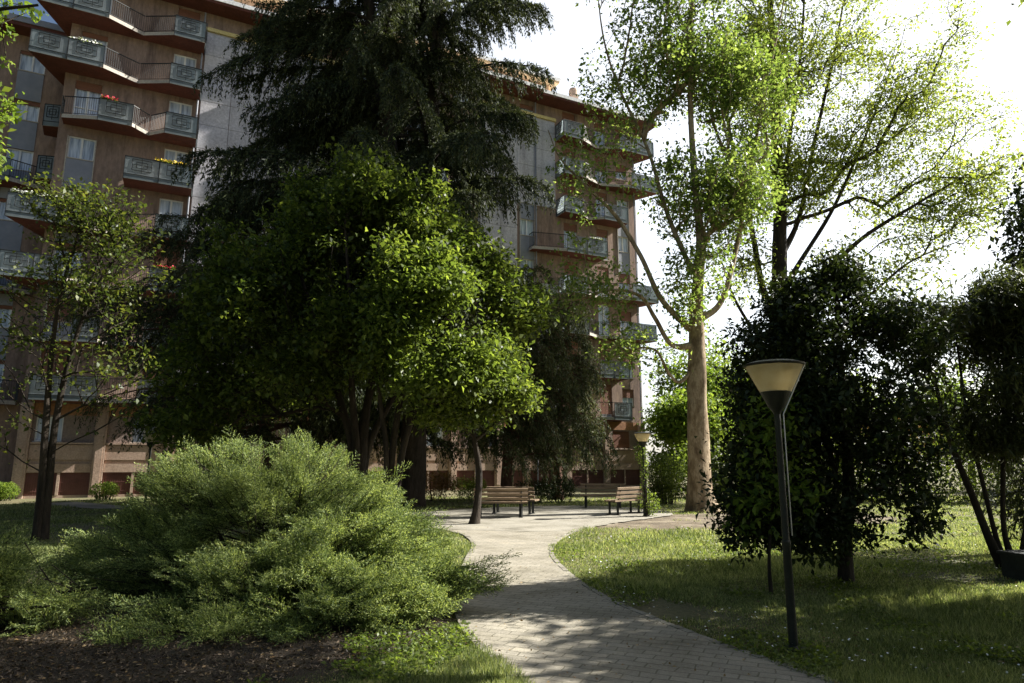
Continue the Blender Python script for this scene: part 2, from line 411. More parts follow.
def tree(name, label, cat, base, trunks, blobs, ntarg, per, lsize, leaf, bark, spread=.22, gap=-.6, gscale=2.0, shell=.5, group=None,
         bf=.35, up=.0, tipr=.008, lowest=0, aspect=.6, droop=.25, twig=.35, flare=.3, curve=.4, lumps=.06, ksides=18, sizevar=.42, smooth=8, extra=None):
    root = empty(name, tuple(base), label, cat, group)
    polys = [smooth_poly(t, smooth) for t in trunks]
    T = blob_points(blobs, ntarg, rng.integers(1e6), gap, gscale, shell)
    Pn, par, rad, e, Pp, rp, tips, D = skeleton(polys, T, bf, up, tipr, curve=curve, lowest=lowest)
    parts = [trunk_tube(p, ksides, flare if i == 0 or p[0][2] < .3 else 0, lumps) for i, p in enumerate(polys)]
    big = rad[e] > .03
    for msk, k in ((big, 8), (~big, 4)):
        if msk.any(): parts.append(frusta(Pn[Pp[msk]], Pn[e[msk]], rp[msk], rad[e[msk]], k))
    V, Fc = merge(parts)
    npmesh('trunk', V, Fc, [M[bark]], root, smooth=True)
    # leaves along short twigs at the tips
    tp = np.repeat(tips, per); n = len(tp)
    s = rng.random((n, 1))
    tw = unit(D[tips] + rng.normal(size=(len(tips), 3)) * .5 + np.array([0, 0, .1]))
    tw = np.repeat(tw, per, 0)
    c = Pn[tp] + tw * (s - .4) * twig * 2 + rng.normal(size=(n, 3)) * spread * np.array([1, 1, .7])
    d = unit(rng.normal(size=(n, 3)) + tw * .5 + np.array([0, 0, -droop * 2]))
    L = lsize * (1 + rng.normal(size=n) * sizevar).clip(.4, 1.8)
    V, Fc = blades(c, d, L, L * aspect, flat=np.tile([0, 0, 1.], (n, 1)))
    npmesh('crown', V, Fc, [M[leaf]], root)
    return root

def conifer(name, label, base, trunks, profile, zmin, zmax, nb, leaf, bark, blade=(.17, .035), per=4, droop=.5, seed=1, dens=1.0, hang=.5, minlen=.4, group=None, cat='conifer tree', tier=0, thin=0):
    root = empty(name, tuple(base), label, cat, group)
    polys = [smooth_poly(t, 8) for t in trunks]
    g = np.random.default_rng(seed)
    wood = [trunk_tube(p, 16, .25 if p[0][2] < .3 else 0, .05) for p in polys]
    EP = []; EQ = []; ER = []; ES = []; Cc = []; Dd = []; Ll = []
    for b in range(nb):
        p = polys[b % len(polys)]
        lo = max(zmin, p[0][2] + .3); hi = min(zmax, p[-1][2])
        z = lo + (hi - lo) * ((b + g.random()) / nb)
        if tier: z = min(hi, round(z / tier) * tier + g.normal() * tier * .13)
        o = np.array([np.interp(z, p[:, 2], p[:, i]) for i in range(4)])
        az = b * 2.39996 + g.normal() * .35
        if thin and math.sin(az) < -.35 and g.random() < thin: continue
        Lb = max(minlen, profile(z, az) * g.uniform(.72, 1.12))
        el = R(g.uniform(2, 24))
        m = max(5, int(Lb / .4)); pts = []
        h = np.array([math.cos(az), math.sin(az), 0])
        wob = g.normal() * .15
        for k in range(m + 1):
            s = k / m
            q = o[:3] + h * Lb * s + np.array([-h[1], h[0], 0]) * wob * Lb * s * s
            q[2] += Lb * (math.sin(el) * s - droop * s ** 2.2) + .03 * g.normal()
            pts.append(q)
        pts = np.array(pts)
        rb = min(.02 + .014 * Lb, o[3] * .6)
        for k in range(m):
            EP.append(pts[k]); EQ.append(pts[k + 1]); ER.append(rb * (1 - k / m) + .006); ES.append(rb * (1 - (k + 1) / m) + .005)
        nbr = int(Lb * 8 * dens) + 4
        for q in range(nbr):
            s = (g.random() ** .75) * .88 + .12
            i = min(int(s * m), m - 1); f = s * m - i
            a = pts[i] * (1 - f) + pts[i + 1] * f; t = unit(pts[i + 1] - pts[i])
            sd = 1 if q % 2 else -1
            side = unit(np.cross(t, [0, 0, 1.])) * sd
            l = (.25 + .32 * Lb * (1 - s) ** .8 * .6 + .12) * g.uniform(.6, 1.2)
            dr = unit(t * g.uniform(.4, .9) + side * g.uniform(.4, 1) + np.array([0, 0, g.uniform(-.35, .15)]))
            kk = max(3, int(l / .09)); ss = np.linspace(.05, 1, kk)[:, None]
            pp = a + dr * l * ss + np.array([0, 0, -hang]) * l * ss ** 2
            EP.append(a); EQ.append(pp[-1]); ER.append(.008); ES.append(.003)
            for w in range(per):
                Cc.append(pp + g.normal(size=pp.shape) * .03)
                dd = dr * .6 + np.array([0, 0, -hang * 1.2]) * ss + g.normal(size=pp.shape) * .42
                Dd.append(unit(dd)); Ll.append(blade[0] * g.uniform(.6, 1.25, size=kk))
            # hanging fringe
            if g.random() < hang:
                hl = g.uniform(.15, .55); kk2 = max(3, int(hl / .06)); s2 = np.linspace(0, 1, kk2)[:, None]
                p2 = pp[-1] + np.array([0, 0, -hl]) * s2 + dr * .12 * s2
                for w in range(2):
                    Cc.append(p2 + g.normal(size=p2.shape) * .02)
                    Dd.append(unit(np.array([0, 0, -1.]) + g.normal(size=p2.shape) * .4)); Ll.append(blade[0] * .75 * g.uniform(.6, 1.2, size=kk2))
    EP, EQ, ER, ES = map(np.array, (EP, EQ, ER, ES))
    wood.append(frusta(EP, EQ, ER, ES, 5))
    V, Fc = merge(wood); npmesh('trunk', V, Fc, [M[bark]], root, smooth=True)
    c = np.concatenate(Cc); d = np.concatenate(Dd); L = np.concatenate(Ll)
    V, Fc = blades(c, d, L, blade[1] * rng.uniform(.7, 1.3, len(L)), bend=.06)
    npmesh('crown', V, Fc, [M[leaf]], root)
    return root
def mass(name, label, cat, base, blobs, n, lsize, leaf, aspect=.6, gap=-.7, gscale=3.0, stems=40, bark='bark', shell=.33, group=None, zfloor=.03, kind=None):
    "hedge or bush: leaves through the volume of blobs on a few stems"
    root = empty(name, tuple(base), label, cat, group)
    if kind: root['kind'] = kind
    P = blob_points(blobs, n, rng.integers(1e6), gap, gscale, shell); P = P[P[:, 2] > zfloor]
    ctr = blob_points(blobs, stems, 1, None, 1, .6)
    b = np.array(base, float)
    st = np.array([[x + (b[0] - x) * .35, y + (b[1] - y) * .35, 0] for x, y, z in ctr])
    V, Fc = frusta(st, ctr, np.full(stems, .018), np.full(stems, .006), 5)
    npmesh('stem', V, Fc, [M[bark]], root)
    L = lsize * rng.uniform(.6, 1.3, len(P)); d = unit(rng.normal(size=P.shape) + [0, 0, .2])
    V, Fc = blades(P, d, L, L * aspect, flat=np.tile([0, 0, 1.], (len(P), 1)))
    npmesh('foliage', V, Fc, [M[leaf]], root)
    return root
SKYSTR, EXPO, SKYGLOW = 0.036, 1.72, 0.31
# ------------------------------------------------------------------ setting: ground and paths
g = MB(); n = 40
xs = np.linspace(-1, 1, n) ** 3 * 420; ys = np.linspace(-1, 1, n) ** 3 * 420 + 20
g.add([(x, y, 0) for y in ys for x in xs], [(j * n + i, j * n + i + 1, (j + 1) * n + i + 1, (j + 1) * n + i) for j in range(n - 1) for i in range(n - 1)])
tag(g.build('ground', M['ground']), kind='structure')
def cat2(pts, n=8): return smooth_poly([(x, y, 0, 0) for x, y in pts], n)[:, :2]
right_edge = cat2([(3.3, 3.2), (2.75, 4.6), (2.35, 5.48), (1.99, 6.23), (1.53, 7.33), (1.09, 8.73), (.76, 10.94), (.70, 13.09), (1.07, 15.48), (2.01, 17.82), (3.0, 19.4)])
left_edge = cat2([(.55, 3.2), (.3, 4.6), (.05, 5.6), (-.2, 6.32), (-.42, 7.04), (-.66, 8.61), (-.72, 10.3), (-.73, 12.04), (-.75, 14.19), (-1.15, 16.2), (-2.0, 17.6)])
m = MB(); k = len(right_edge)
top = [(x, y, .03) for x, y in left_edge] + [(x, y, .03) for x, y in right_edge]
m.add(top, [(i, k + i, k + i + 1, i + 1) for i in range(k - 1)])
lo = [(x, y, 0) for x, y, z in top]
m.add([top[i] for i in range(k)] + lo[:k], [(i, i + 1, k + i + 1, k + i) for i in range(k - 1)])
tag(m.build('path', M['pave']), kind='structure')
def kerb(edge, w, s, h, mat, nm):
    mb = MB(); e = np.array(edge); d = np.gradient(e, axis=0); d /= np.linalg.norm(d, axis=1)[:, None]
    nn = np.stack([d[:, 1], -d[:, 0]], 1) * s; L = 0; i = 0
    for i in range(len(e) - 1):
        a, b = e[i], e[i + 1]; sub = max(1, int(np.linalg.norm(b - a) / .28))
        for q in range(sub):
            p0 = a + (b - a) * (q + .03) / sub; p1 = a + (b - a) * (q + .97) / sub
            n0 = nn[i] + (nn[i + 1] - nn[i]) * q / sub; n1 = nn[i] + (nn[i + 1] - nn[i]) * (q + 1) / sub
            hh = h + rng.normal() * .004
            mb.prism([tuple(p0 + n0 * .002), tuple(p0 + n0 * w), tuple(p1 + n1 * w), tuple(p1 + n1 * .002)][::int(s)], 0, hh)
    return tag(mb.build(nm, M[mat]), kind='structure')
kerb(right_edge, .08, 1, .034, 'slab2', 'path_kerb')
kerb(left_edge, .08, -1, .033, 'slab2', 'path_kerb')
def sheet(nm, pts, z, mat, rough=.25, n=10, kind='structure'):
    e = cat2(list(pts) + [pts[0]], n)[:-1]
    e = e + rng.normal(size=e.shape) * rough * .35
    c = e.mean(0); mb = MB()
    me = bpy.data.meshes.new(nm); me.from_pydata([(x, y, z) for x, y in e], [], [tuple(range(len(e)))]); me.update()
    return tag(link(nm, me, [M[mat]]), kind=kind)
plaza = [(-2.0, 17.3), (.7, 16.6), (1.9, 17.6), (3.0, 19.2), (4.2, 20.6), (5.2, 22.4), (4.6, 25.2), (2.6, 26.4), (.2, 25.8), (-1.6, 24.6), (-3.4, 22.6), (-5.5, 21.2), (-5.8, 19.4), (-3.6, 18.6)]
sheet('plaza_paving', plaza, .034, 'pavefar', .12)
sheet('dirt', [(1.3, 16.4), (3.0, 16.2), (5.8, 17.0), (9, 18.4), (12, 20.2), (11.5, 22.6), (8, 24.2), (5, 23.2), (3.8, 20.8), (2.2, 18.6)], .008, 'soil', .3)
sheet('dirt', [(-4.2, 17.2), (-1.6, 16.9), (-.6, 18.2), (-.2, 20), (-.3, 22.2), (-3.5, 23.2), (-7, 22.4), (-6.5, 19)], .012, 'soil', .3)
sheet('dirt', [(-7, 4.4), (-2.6, 4.7), (-.7, 6.1), (-.7, 8.2), (-1, 11), (-3, 12.6), (-7, 12), (-9, 8)], .016, 'shadesoil', .25)
back = cat2([(-19.5, 27.8), (-16.5, 25.8), (-13.5, 24.2), (-10.5, 23.0), (-7, 22)], 8); back2 = cat2([(-18.7, 29.4), (-15.9, 27.3), (-13.0, 25.6), (-10.0, 24.2), (-7, 23.4)], 8)
m = MB(); k = len(back)
m.add([(x, y, .02) for x, y in back] + [(x, y, .02) for x, y in back2], [(i, k + i, k + i + 1, i + 1)[::-1] for i in range(k - 1)])
tag(m.build('path', M['pavefar']), kind='structure')

# ------------------------------------------------------------------ apartment building
A0 = np.array([-17.0, 35.2]); U = np.array([0.8928, 0.4505]); NN = np.array([0.4505, -0.8928])
def W(s, d, z):
    p = A0 + U * s + NN * d; return (p[0], p[1], z)
AX = ((U[0], U[1], 0), (NN[0], NN[1], 0), (0, 0, 1))
def fbox(mb, s0, s1, d0, d1, z0, z1, mi=0):
    mb.box(W((s0 + s1) / 2, (d0 + d1) / 2, (z0 + z1) / 2), ((s1 - s0) / 2, abs(d1 - d0) / 2, (z1 - z0) / 2), AX, mi)
bld = empty('apartment_building', W(11, 0, 0), 'tall brown apartment building with zigzag balconies, pale stone bands and red eaves behind the trees', 'building')
HF, Z0 = 2.88, 4.55
def fl(k): return Z0 + HF * k           # underside of the balcony slab of storey k
def wall_holes(name, s0, s1, z0, z1, d, holes, mat, depth=.22):
    mb = MB(); S = sorted({s0, s1, *[h[0] for h in holes], *[h[1] for h in holes]}); Z = sorted({z0, z1, *[h[2] for h in holes], *[h[3] for h in holes]})
    S = [s for s in S if s0 <= s <= s1]; Z = [z for z in Z if z0 <= z <= z1]
    for a, b in zip(S, S[1:]):
        for c, e in zip(Z, Z[1:]):
            ms, mz = (a + b) / 2, (c + e) / 2
            if any(h[0] < ms < h[1] and h[2] < mz < h[3] for h in holes): continue
            mb.add([W(a, d, c), W(b, d, c), W(b, d, e), W(a, d, e)], [(0, 1, 2, 3)])
    for h in holes:
        a, b, c, e = h
        q = [W(a, d, c), W(b, d, c), W(b, d, e), W(a, d, e)]; r = [W(a, d - depth, c), W(b, d - depth, c), W(b, d - depth, e), W(a, d - depth, e)]
        mb.add(q + r, [(0, 4, 5, 1), (1, 5, 6, 2), (2, 6, 7, 3), (3, 7, 4, 0)])
    return mb.build(name, M[mat], bld)
wins = []
def window(s0, s1, z0, z1, d=0, blind=0.0, door=False):
    wins.append((s0, s1, z0, z1, d))
    mb = MB(); t = .06; dd = d - .17
    for a, b, c, e in ((s0, s0 + t, z0, z1), (s1 - t, s1, z0, z1), (s0 + t, s1 - t, z1 - t, z1), (s0 + t, s1 - t, z0, z0 + t), ((s0 + s1) / 2 - t * .8, (s0 + s1) / 2 + t * .8, z0 + t, z1 - t)):
        fbox(mb, a, b, dd, dd + .09, c, e)
    if door: fbox(mb, s0 + t, s1 - t, dd + .01, dd + .07, z0 + .85, z0 + .9)
    w = mb.build('window', M['frame'], bld)
    mb = MB(); fbox(mb, s0 + .02, s1 - .02, dd + .01, dd + .03, z0 + .02, z1 - .02); mb.build('pane', M['pane'], w)
    mb = MB(); fbox(mb, s0 - .05, s1 + .05, d - .1, d + .06, z0 - .05, z0 - .002); mb.build('sill', M['slab'], w)
    if blind > 0:
        mb = MB(); fbox(mb, s0 + .01, s1 - .01, dd + .1, dd + .125, z1 - (z1 - z0) * blind, z1 - .005); mb.build('blind', M['blind'], w)
rb = random.Random(5)
cols = []
SL, SR = -7.2, 29.65
# storey openings on the main face
for k in range(0, 8):
    f = fl(k) + .2
    for (a, b, kind) in ((-6.7, -5.5, 'w'), (-2.3, -1.15, 'd'), (1.4, 2.6, 's'), (4.4, 5.5, 's'), (8.0, 9.2, 'd'), (11.2, 12.4, 'd'), (14.6, 15.8, 'w'), (19.66, 20.76, 'w'), (23.2, 24.3, 'd'), (26.0, 27.0, 'd'), (27.9, 28.9, 'w')):
        if kind == 's' and k < 7: continue
        if 19 < a < 21 and k in (6, 5): continue
        if k == 0 and a in (-6.7,): kind = 'd'
        isdoor = kind == 'd' or (a == -6.7 and k in (5, 6, 7))
        z0 = f + (.05 if isdoor else .92); z1 = f + (2.38 if isdoor else 2.12)
        if a == 27.9 and k in (1, 2, 3): z0 = f + .05; isdoor = True
        bl = rb.choice([0, 0, .25, .35, .5, .9]) if k > 1 else rb.choice([.5, 1, .9])
        if a == -2.3 and k == 2: bl = 0.97
        if a < 0 and k in (4, 5, 6): bl = rb.choice([0, .12, .2])
        window(a, b, z0, z1, 0, bl, isdoor)
nmain = len(wins)
# ground floor windows
for a, b in ((-6.55, -5.45), (-2.5, -1.4), (2.0, 3.1), (5.1, 6.2), (9, 10.1), (13.2, 14.3), (17.4, 18.5), (20.4, 21.5), (26.95, 28.4)):
    window(a, b, 2.68, 3.86, .0, 1.0 if a > 26 else 0)
gw = wins[nmain:]
wall_holes('wall', SL, SR, 3.95, 27.5, 0, [w[:4] for w in wins[:nmain]], 'plaster')
wall_holes('ground_floor_wall', SL, SR, 0, 3.95, 0, [w[:4] for w in gw] + [], 'panel')
mb = MB()
for s in (SL, SR):
    a = [W(s, 0, 0), W(s, -12, 0), W(s, -12, 27.5), W(s, 0, 27.5)]; mb.add(a, [(0, 1, 2, 3) if s == SL else (3, 2, 1, 0)])
mb.add([W(SL, -12, 0), W(SR, -12, 0), W(SR, -12, 27.5), W(SL, -12, 27.5)], [(3, 2, 1, 0)])
mb.add([W(SL, -.3, 0), W(SR, -.3, 0), W(SR, -.3, 27.5), W(SL, -.3, 27.5)], [(0, 1, 2, 3)])
mb.build('side_wall', M['plaster'], bld)
# stone cladding bands with joints
def cladding(s0, s1, z0, z1, d=.09, pw=1.55, ph=1.44):
    mb = MB(); z = z0
    while z < z1 - .05:
        ze = min(z + ph, z1); s = s0
        while s < s1 - .05:
            se = min(s + pw, s1); fbox(mb, s + .012, se - .012, d - .085, d + rb.uniform(0, .004), z + .012, ze - .012); s = se
        z = ze
    mb.build('stone_cladding', M['stone'], bld)
cladding(-.75, 7.4, 4.6, 26.2); cladding(16.6, 19.4, 4.6, 26.2); cladding(19.4, 22.55, 19.5, 26.2); cladding(20.95, 22.6, 4.6, 13.9)
mb = MB(); fbox(mb, -.8, 7.4, .0, .22, 26.205, 26.42); mb.build('ledge', M['yellow'], bld)
mb = MB(); fbox(mb, 16.6, 22.55, 0, .22, 26.205, 26.42); mb.build('ledge', M['yellow'], bld)
# window columns: grey spandrels between windows, pale edge strips
for (a, b, ks) in ((-6.7, -5.5, (4,)), (-6.7, -5.5, (1, 2, 3)), (19.66, 20.76, (2, 3, 4, 5)), (27.9, 28.9, (4, 5))):
    for k in ks:
        mb = MB(); fbox(mb, a, b, .004, .03, fl(k) + .2 + 2.09 - HF + (0 if k > 1 else .8), fl(k) + .2 + .86); mb.build('spandrel_panel', M['spandrel'], bld)
        mb2 = MB()
        for q in (a - .05, b): fbox(mb2, q, q + .05, .004, .06, fl(k) + .2 + 2.09 - HF, fl(k) + .2 + 2.08)
        mb2.build('window_surround', M['slab'], bld)
# ground floor: piers, ledges, lintel panels, basement grilles
piers = [-7.2 + 3.12 * i for i in range(9)] + [19.8, 22.95, 26.05, 29.15]
for s in piers:
    mb = MB(); fbox(mb, s, s + .5, .003, .2, 0, 4.5); fbox(mb, s + .1, s + .4, .203, .235, .3, 4.3); mb.build('pier', M['concrete'], bld)
mb = MB(); mbt = MB()
for a, b in zip(piers, piers[1:]):
    a += .52; b -= .02
    fbox(mb, a, b, .003, .10, 1.80, 2.52); fbox(mb, a, b, .003, .12, 1.2, 1.62); fbox(mb, a, b, .003, .17, 2.55, 2.63)
    fbox(mb, a, b, .003, .07, .0, .12); fbox(mb, a, b, .003, .05, 1.63, 1.79)
    fbox(mbt, a, b, .003, .02, 3.95, 4.5)
    mid = (a + b) / 2
    fbox(mb, mid - .06, mid + .06, .003, .1, .125, 1.19)
    for c, e in ((a, mid - .07), (mid + .07, b)):
        gm = MB(); fbox(gm, c, e, .003, .02, .13, 1.18)
        t = c + .05
        while t < e: fbox(gm, t, t + .02, .03, .05, .15, 1.16); t += .095
        for z in (.3, .72, 1.0): fbox(gm, c, e, .052, .062, z, z + .025)
        gm.build('basement_grille', M['grille'], bld)
mb.build('plinth', M['concrete'], bld); mbt.build('top_band', M['ochre2'], bld)
# downpipes
for s_ in (-.9, 16.45, 20.85, 29.4):
    mb = MB(); mb.bar(W(s_, .16, .1), W(s_, .16, 27.3), .05, 8)
    for z in range(2, 27, 3): mb.bar(W(s_, .16, z), W(s_, .16, z + .06), .065, 8)
    mb.build('downpipe', M['spandrel'], bld)
# balconies
def balcony(pts, k, kinds, left_back=None, right_back=None, flowers=None, planter=False):
    z = fl(k); poly = list(pts); full = list(pts)
    a = left_back or (pts[0][0], 0.003); b = right_back or (pts[-1][0], 0.003)
    ring = [a] + full + [b]
    P2 = [W(s, d, 0)[:2] for s, d in ring]
    mb = MB(); n = len(P2)
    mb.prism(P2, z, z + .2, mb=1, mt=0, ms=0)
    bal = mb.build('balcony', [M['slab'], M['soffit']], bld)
    segs = list(zip(full, full[1:], kinds))
    if left_back: segs.insert(0, (left_back, full[0], 'g'))
    elif pts[0][1] > .3: segs.insert(0, ((pts[0][0], .05), full[0], kinds[0]))
    if right_back: segs.append((full[-1], right_back, 'g'))
    elif pts[-1][1] > .3: segs.append((full[-1], (pts[-1][0], .05), kinds[-1]))
    zb, zt = z + .26, z + 1.22
    for (s0, d0), (s1, d1), kd in segs:
        p = np.array(W(s0, d0, 0)); q = np.array(W(s1, d1, 0)); L = np.linalg.norm(q - p)
        if L < .2: continue
        e = (q - p) / L; nn = np.array([e[1], -e[0], 0]); nn = nn if nn @ np.array([*NN, 0]) >= 0 else -nn
        p = p - nn * .05; q = q - nn * .05
        ax = (tuple(e), tuple(nn), (0, 0, 1))
        def seg(mbb, a, b, c, f, w=.015, off=0, mi=0):
            mbb.box(p + e * (a + b) / 2 + nn * off + np.array([0, 0, (c + f) / 2]), ((b - a) / 2, w, (f - c) / 2), ax, mi)
        if kd == 'g':
            npan = max(1, round(L / 1.6)); w = L / npan
            for i in range(npan):
                x0, x1 = i * w, (i + 1) * w
                mg = MB(); seg(mg, x0 + .02, x1 - .02, z + .01, zt - .04, .007, .075)
                gp = mg.build('glass_panel', M['panelglass'], bal)
                mf = MB()
                for x in (x0 + .012, x1 - .012): seg(mf, x - .012, x + .012, z, zt, .02, .09)
                seg(mf, x0 + .024, x1 - .024, zt - .035, zt, .02, .09); seg(mf, x0 + .024, x1 - .024, z + .24, z + .265, .018, .09)
                cx = (x0 + x1) / 2; cz = (zb + zt) / 2 + .05
                hw = min(.44, w * .33)
                for a_, h_ in ((hw, .30), (hw * .55, .16)):
                    for sx in (-1, 1): seg(mf, cx + sx * a_ - .013, cx + sx * a_ + .013, cz - h_, cz + h_, .01, .10)
                    for sz in (-1, 1): seg(mf, cx - a_ + .014, cx + a_ - .014, cz + sz * h_ - .013, cz + sz * h_ + .013, .01, .10)
                seg(mf, cx - .011, cx + .011, zb + .086, zt - .036, .006, .117); seg(mf, cx - hw, cx + hw, cz - .011, cz + .011, .006, .130)
                mf.build('panel_frame', M['black'], bal)
        else:
            mr = MB(); x = .06
            seg(mr, 0, L, zt - .04, zt, .02); seg(mr, 0, L, z + .27, z + .295, .012)
            while x < L: seg(mr, x - .007, x + .007, z + .296, zt - .041, .007); x += .105
            for x in (.012, L - .012): seg(mr, x - .014, x + .014, z + .2, z + .268, .014)
            mr.build('railing', M['black'], bal)
    if flowers:
        mat, s0, s1, d = flowers
        c = np.array([W(rng.uniform(s0, s1), d + rng.normal() * .05, zt + .03 + abs(rng.normal()) * .05) for _ in range(int((s1 - s0) * 130))])
        V, f = blades(c, unit(rng.normal(size=c.shape) + [0, 0, .4]), .1, .08); npmesh('flowers', V, f, [M[mat]], bal)
        c = c - [0, 0, .05]; V, f = blades(c, unit(rng.normal(size=c.shape)), .13, .06); npmesh('flower_leaves', V, f, [M['hedge']], bal)
    return bal
Lb = (-7.25, -2.2)
balcony([(-8.6, 1.4), (-5.4, 1.35), (-3.85, .5), (-2.35, 1.3), (-.8, 1.3)], 7, 'grrg', left_back=Lb, flowers=('yellowpetal', -6.6, -5.6, 1.35))
balcony([(-8.6, 1.4), (-5.4, 1.35), (-3.85, .5), (-2.35, 1.3), (-.8, 1.3)], 6, 'grrg', left_back=Lb, flowers=('white', -7, -5.6, 1.3))
balcony([(-7.0, .75), (-5.4, 1.3), (-3.85, 1.3), (-3.1, .55), (-2.35, 1.3), (-.8, 1.3)], 5, 'rgrrg', flowers=('redpetal', -5.3, -4.6, 1.3))
balcony([(-4.0, 1.3), (-.8, 1.3)], 4, 'g', flowers=('yellowpetal', -2.6, -1.2, 1.3))
balcony([(-8.6, 1.4), (-5.5, 1.3), (-3.95, .5), (-2.35, 1.3), (-.8, 1.3)], 3, 'grrg', left_back=Lb, flowers=('white', -8.5, -5.6, 1.35))
balcony([(-8.6, 1.4), (-5.9, 1.3), (-4.0, .5), (-2.4, 1.3), (-.8, 1.3)], 2, 'grrg', left_back=Lb, flowers=('redpetal', -2.2, -1.2, 1.3))
balcony([(-7.0, .6), (-5.4, 1.3), (-4.3, 1.3), (-3.95, .7), (-2.4, 1.25), (-.8, 1.3)], 1, 'rgrrg')
balcony([(-6.8, 1.25), (-4.05, 1.3), (-3.9, .75), (-2.4, 1.25), (-.9, 1.3)], 0, 'grrg')
balcony([(22.6, 1.2), (24.2, 1.2), (25.8, .5), (27.4, 1.2), (30.6, 1.2)], 7, 'grrg', right_back=(29.7, -1.2), flowers=('hedge', 27.6, 29.4, 1.15))
balcony([(22.6, 1.2), (24.3, 1.2), (26.2, .5), (28.4, 1.2), (31.0, 1.2)], 6, 'grrg', right_back=(29.7, -1.6))
balcony([(22.6, 1.2), (24.1, 1.2), (25.0, .55), (25.9, 1.2), (28.0, 1.2)], 5, 'grrg')
balcony([(20.3, .65), (22.7, 1.2), (26.1, 1.2)], 4, 'rg', flowers=('white', 24.6, 25.8, 1.15))
balcony([(22.7, 1.2), (24.4, 1.2), (25.8, .45), (28.2, 1.2), (30.5, 1.2)], 3, 'grrg', right_back=(29.7, -1.4))
balcony([(22.7, 1.2), (24.4, 1.2), (25.8, .45), (27.6, 1.2), (30.2, 1.2)], 2, 'grrg', right_back=(29.7, -1.2))
balcony([(24.2, .7), (25.2, 1.2), (27.7, 1.2)], 1, 'rg')
balcony([(24.9, .95), (26.3, 1.2), (27.8, 1.2)], 0, 'rg')
for k in range(8): balcony([(7.6, 1.2), (9.4, 1.2), (10.8, .5), (12.0, 1.2), (13.8, 1.2)], k, 'grrg')
# eaves, roof, attic, chimneys
def roofslab(name, s0, s1, d0, d1, z):
    mb = MB(); P2 = [W(s, d, 0)[:2] for s, d in ((s0, d0), (s0, d1), (s1, d1), (s1, d0))]
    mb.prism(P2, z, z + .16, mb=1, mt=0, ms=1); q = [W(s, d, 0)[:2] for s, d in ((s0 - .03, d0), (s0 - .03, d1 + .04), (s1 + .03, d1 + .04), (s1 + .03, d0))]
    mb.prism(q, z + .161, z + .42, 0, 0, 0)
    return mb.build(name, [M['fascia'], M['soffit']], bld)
roof = roofslab('roof', -7.6, 8.2, -12.3, 1.15, 27.42)
roofslab('roof', 8.25, 20.8, -12.3, 1.5, 27.42); roofslab('roof', 20.85, 31.0, -12.4, 1.25, 27.38)
mb = MB(); fbox(mb, 1.0, 23.0, -11, -1.6, 27.85, 30.2); mb.build('attic', M['terracotta'], bld)
mb = MB(); fbox(mb, .6, 23.6, -11.4, -1.0, 30.2, 30.36, 1); fbox(mb, .5, 23.7, -11.5, -.9, 30.361, 30.6, 0); mb.build('attic_roof', [M['fascia'], M['ochre']], bld)
mb = MB(); fbox(mb, 23.1, 27.2, -4, -1.4, 27.82, 29.35); mb.build('parapet', M['fascia'], bld)
for s, d, z in ((25.6, -2.2, 29.2), (-5, -6, 27.8)):
    mb = MB(); fbox(mb, s - .3, s + .3, d - .3, d + .3, z - 1, z + 1.1); mb.lathe([(.34, z + 1.1), (.36, z + 1.5), (.30, z + 1.7), (.0, z + 1.8)], 12, 0, W(s, d, 0)); mb.build('chimney', M['concrete'], bld)
# lower set-back wing on the left
wing_wins = []
WD = -3.0
for k in range(-1, 7):
    f = fl(k) + .2
    for a, b in ((-9.85, -8.65), (-14.4, -13.2), (-18.5, -17.3)):
        z0 = f + (.92 if k >= 0 else 1.0); z1 = f + 2.08
        window(a, b, z0, z1, WD, rb.choice([0, .15, .2, .3])); wing_wins.append((a, b, z0, z1))
wall_holes('wing_wall', -24, SL - .002, 0, 25.0, WD, wing_wins, 'plaster')
for k in range(0, 7):
    mb = MB(); fbox(mb, -9.85, -8.65, WD + .004, WD + .03, fl(k) + .2 + 2.09 - HF, fl(k) + .2 + .86); mb.build('spandrel_panel', M['spandrel'], bld)
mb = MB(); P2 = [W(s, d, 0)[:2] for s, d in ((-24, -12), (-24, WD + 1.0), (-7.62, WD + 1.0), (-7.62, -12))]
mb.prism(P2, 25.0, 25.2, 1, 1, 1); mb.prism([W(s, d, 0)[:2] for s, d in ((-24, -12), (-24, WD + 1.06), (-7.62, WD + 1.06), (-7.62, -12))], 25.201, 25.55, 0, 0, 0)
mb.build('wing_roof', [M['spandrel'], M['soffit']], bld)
for k in (0, 1, 2, 3, 4):
    balcony([(-14.5, WD + 1.2), (-9.3, WD + 1.2), (-7.9, WD + .5)], k, 'gr', left_back=(-14.5, WD + .05), right_back=(-7.9, WD + .05)) if k in (4, 2, 0) else None
for k in (4, 5, 3):
    balcony([(-8.1, -1.9), (-8.0, -.7)], k, 'r', left_back=(-7.21, -2.0), right_back=(-7.21, -.5)) if k != 3 else None

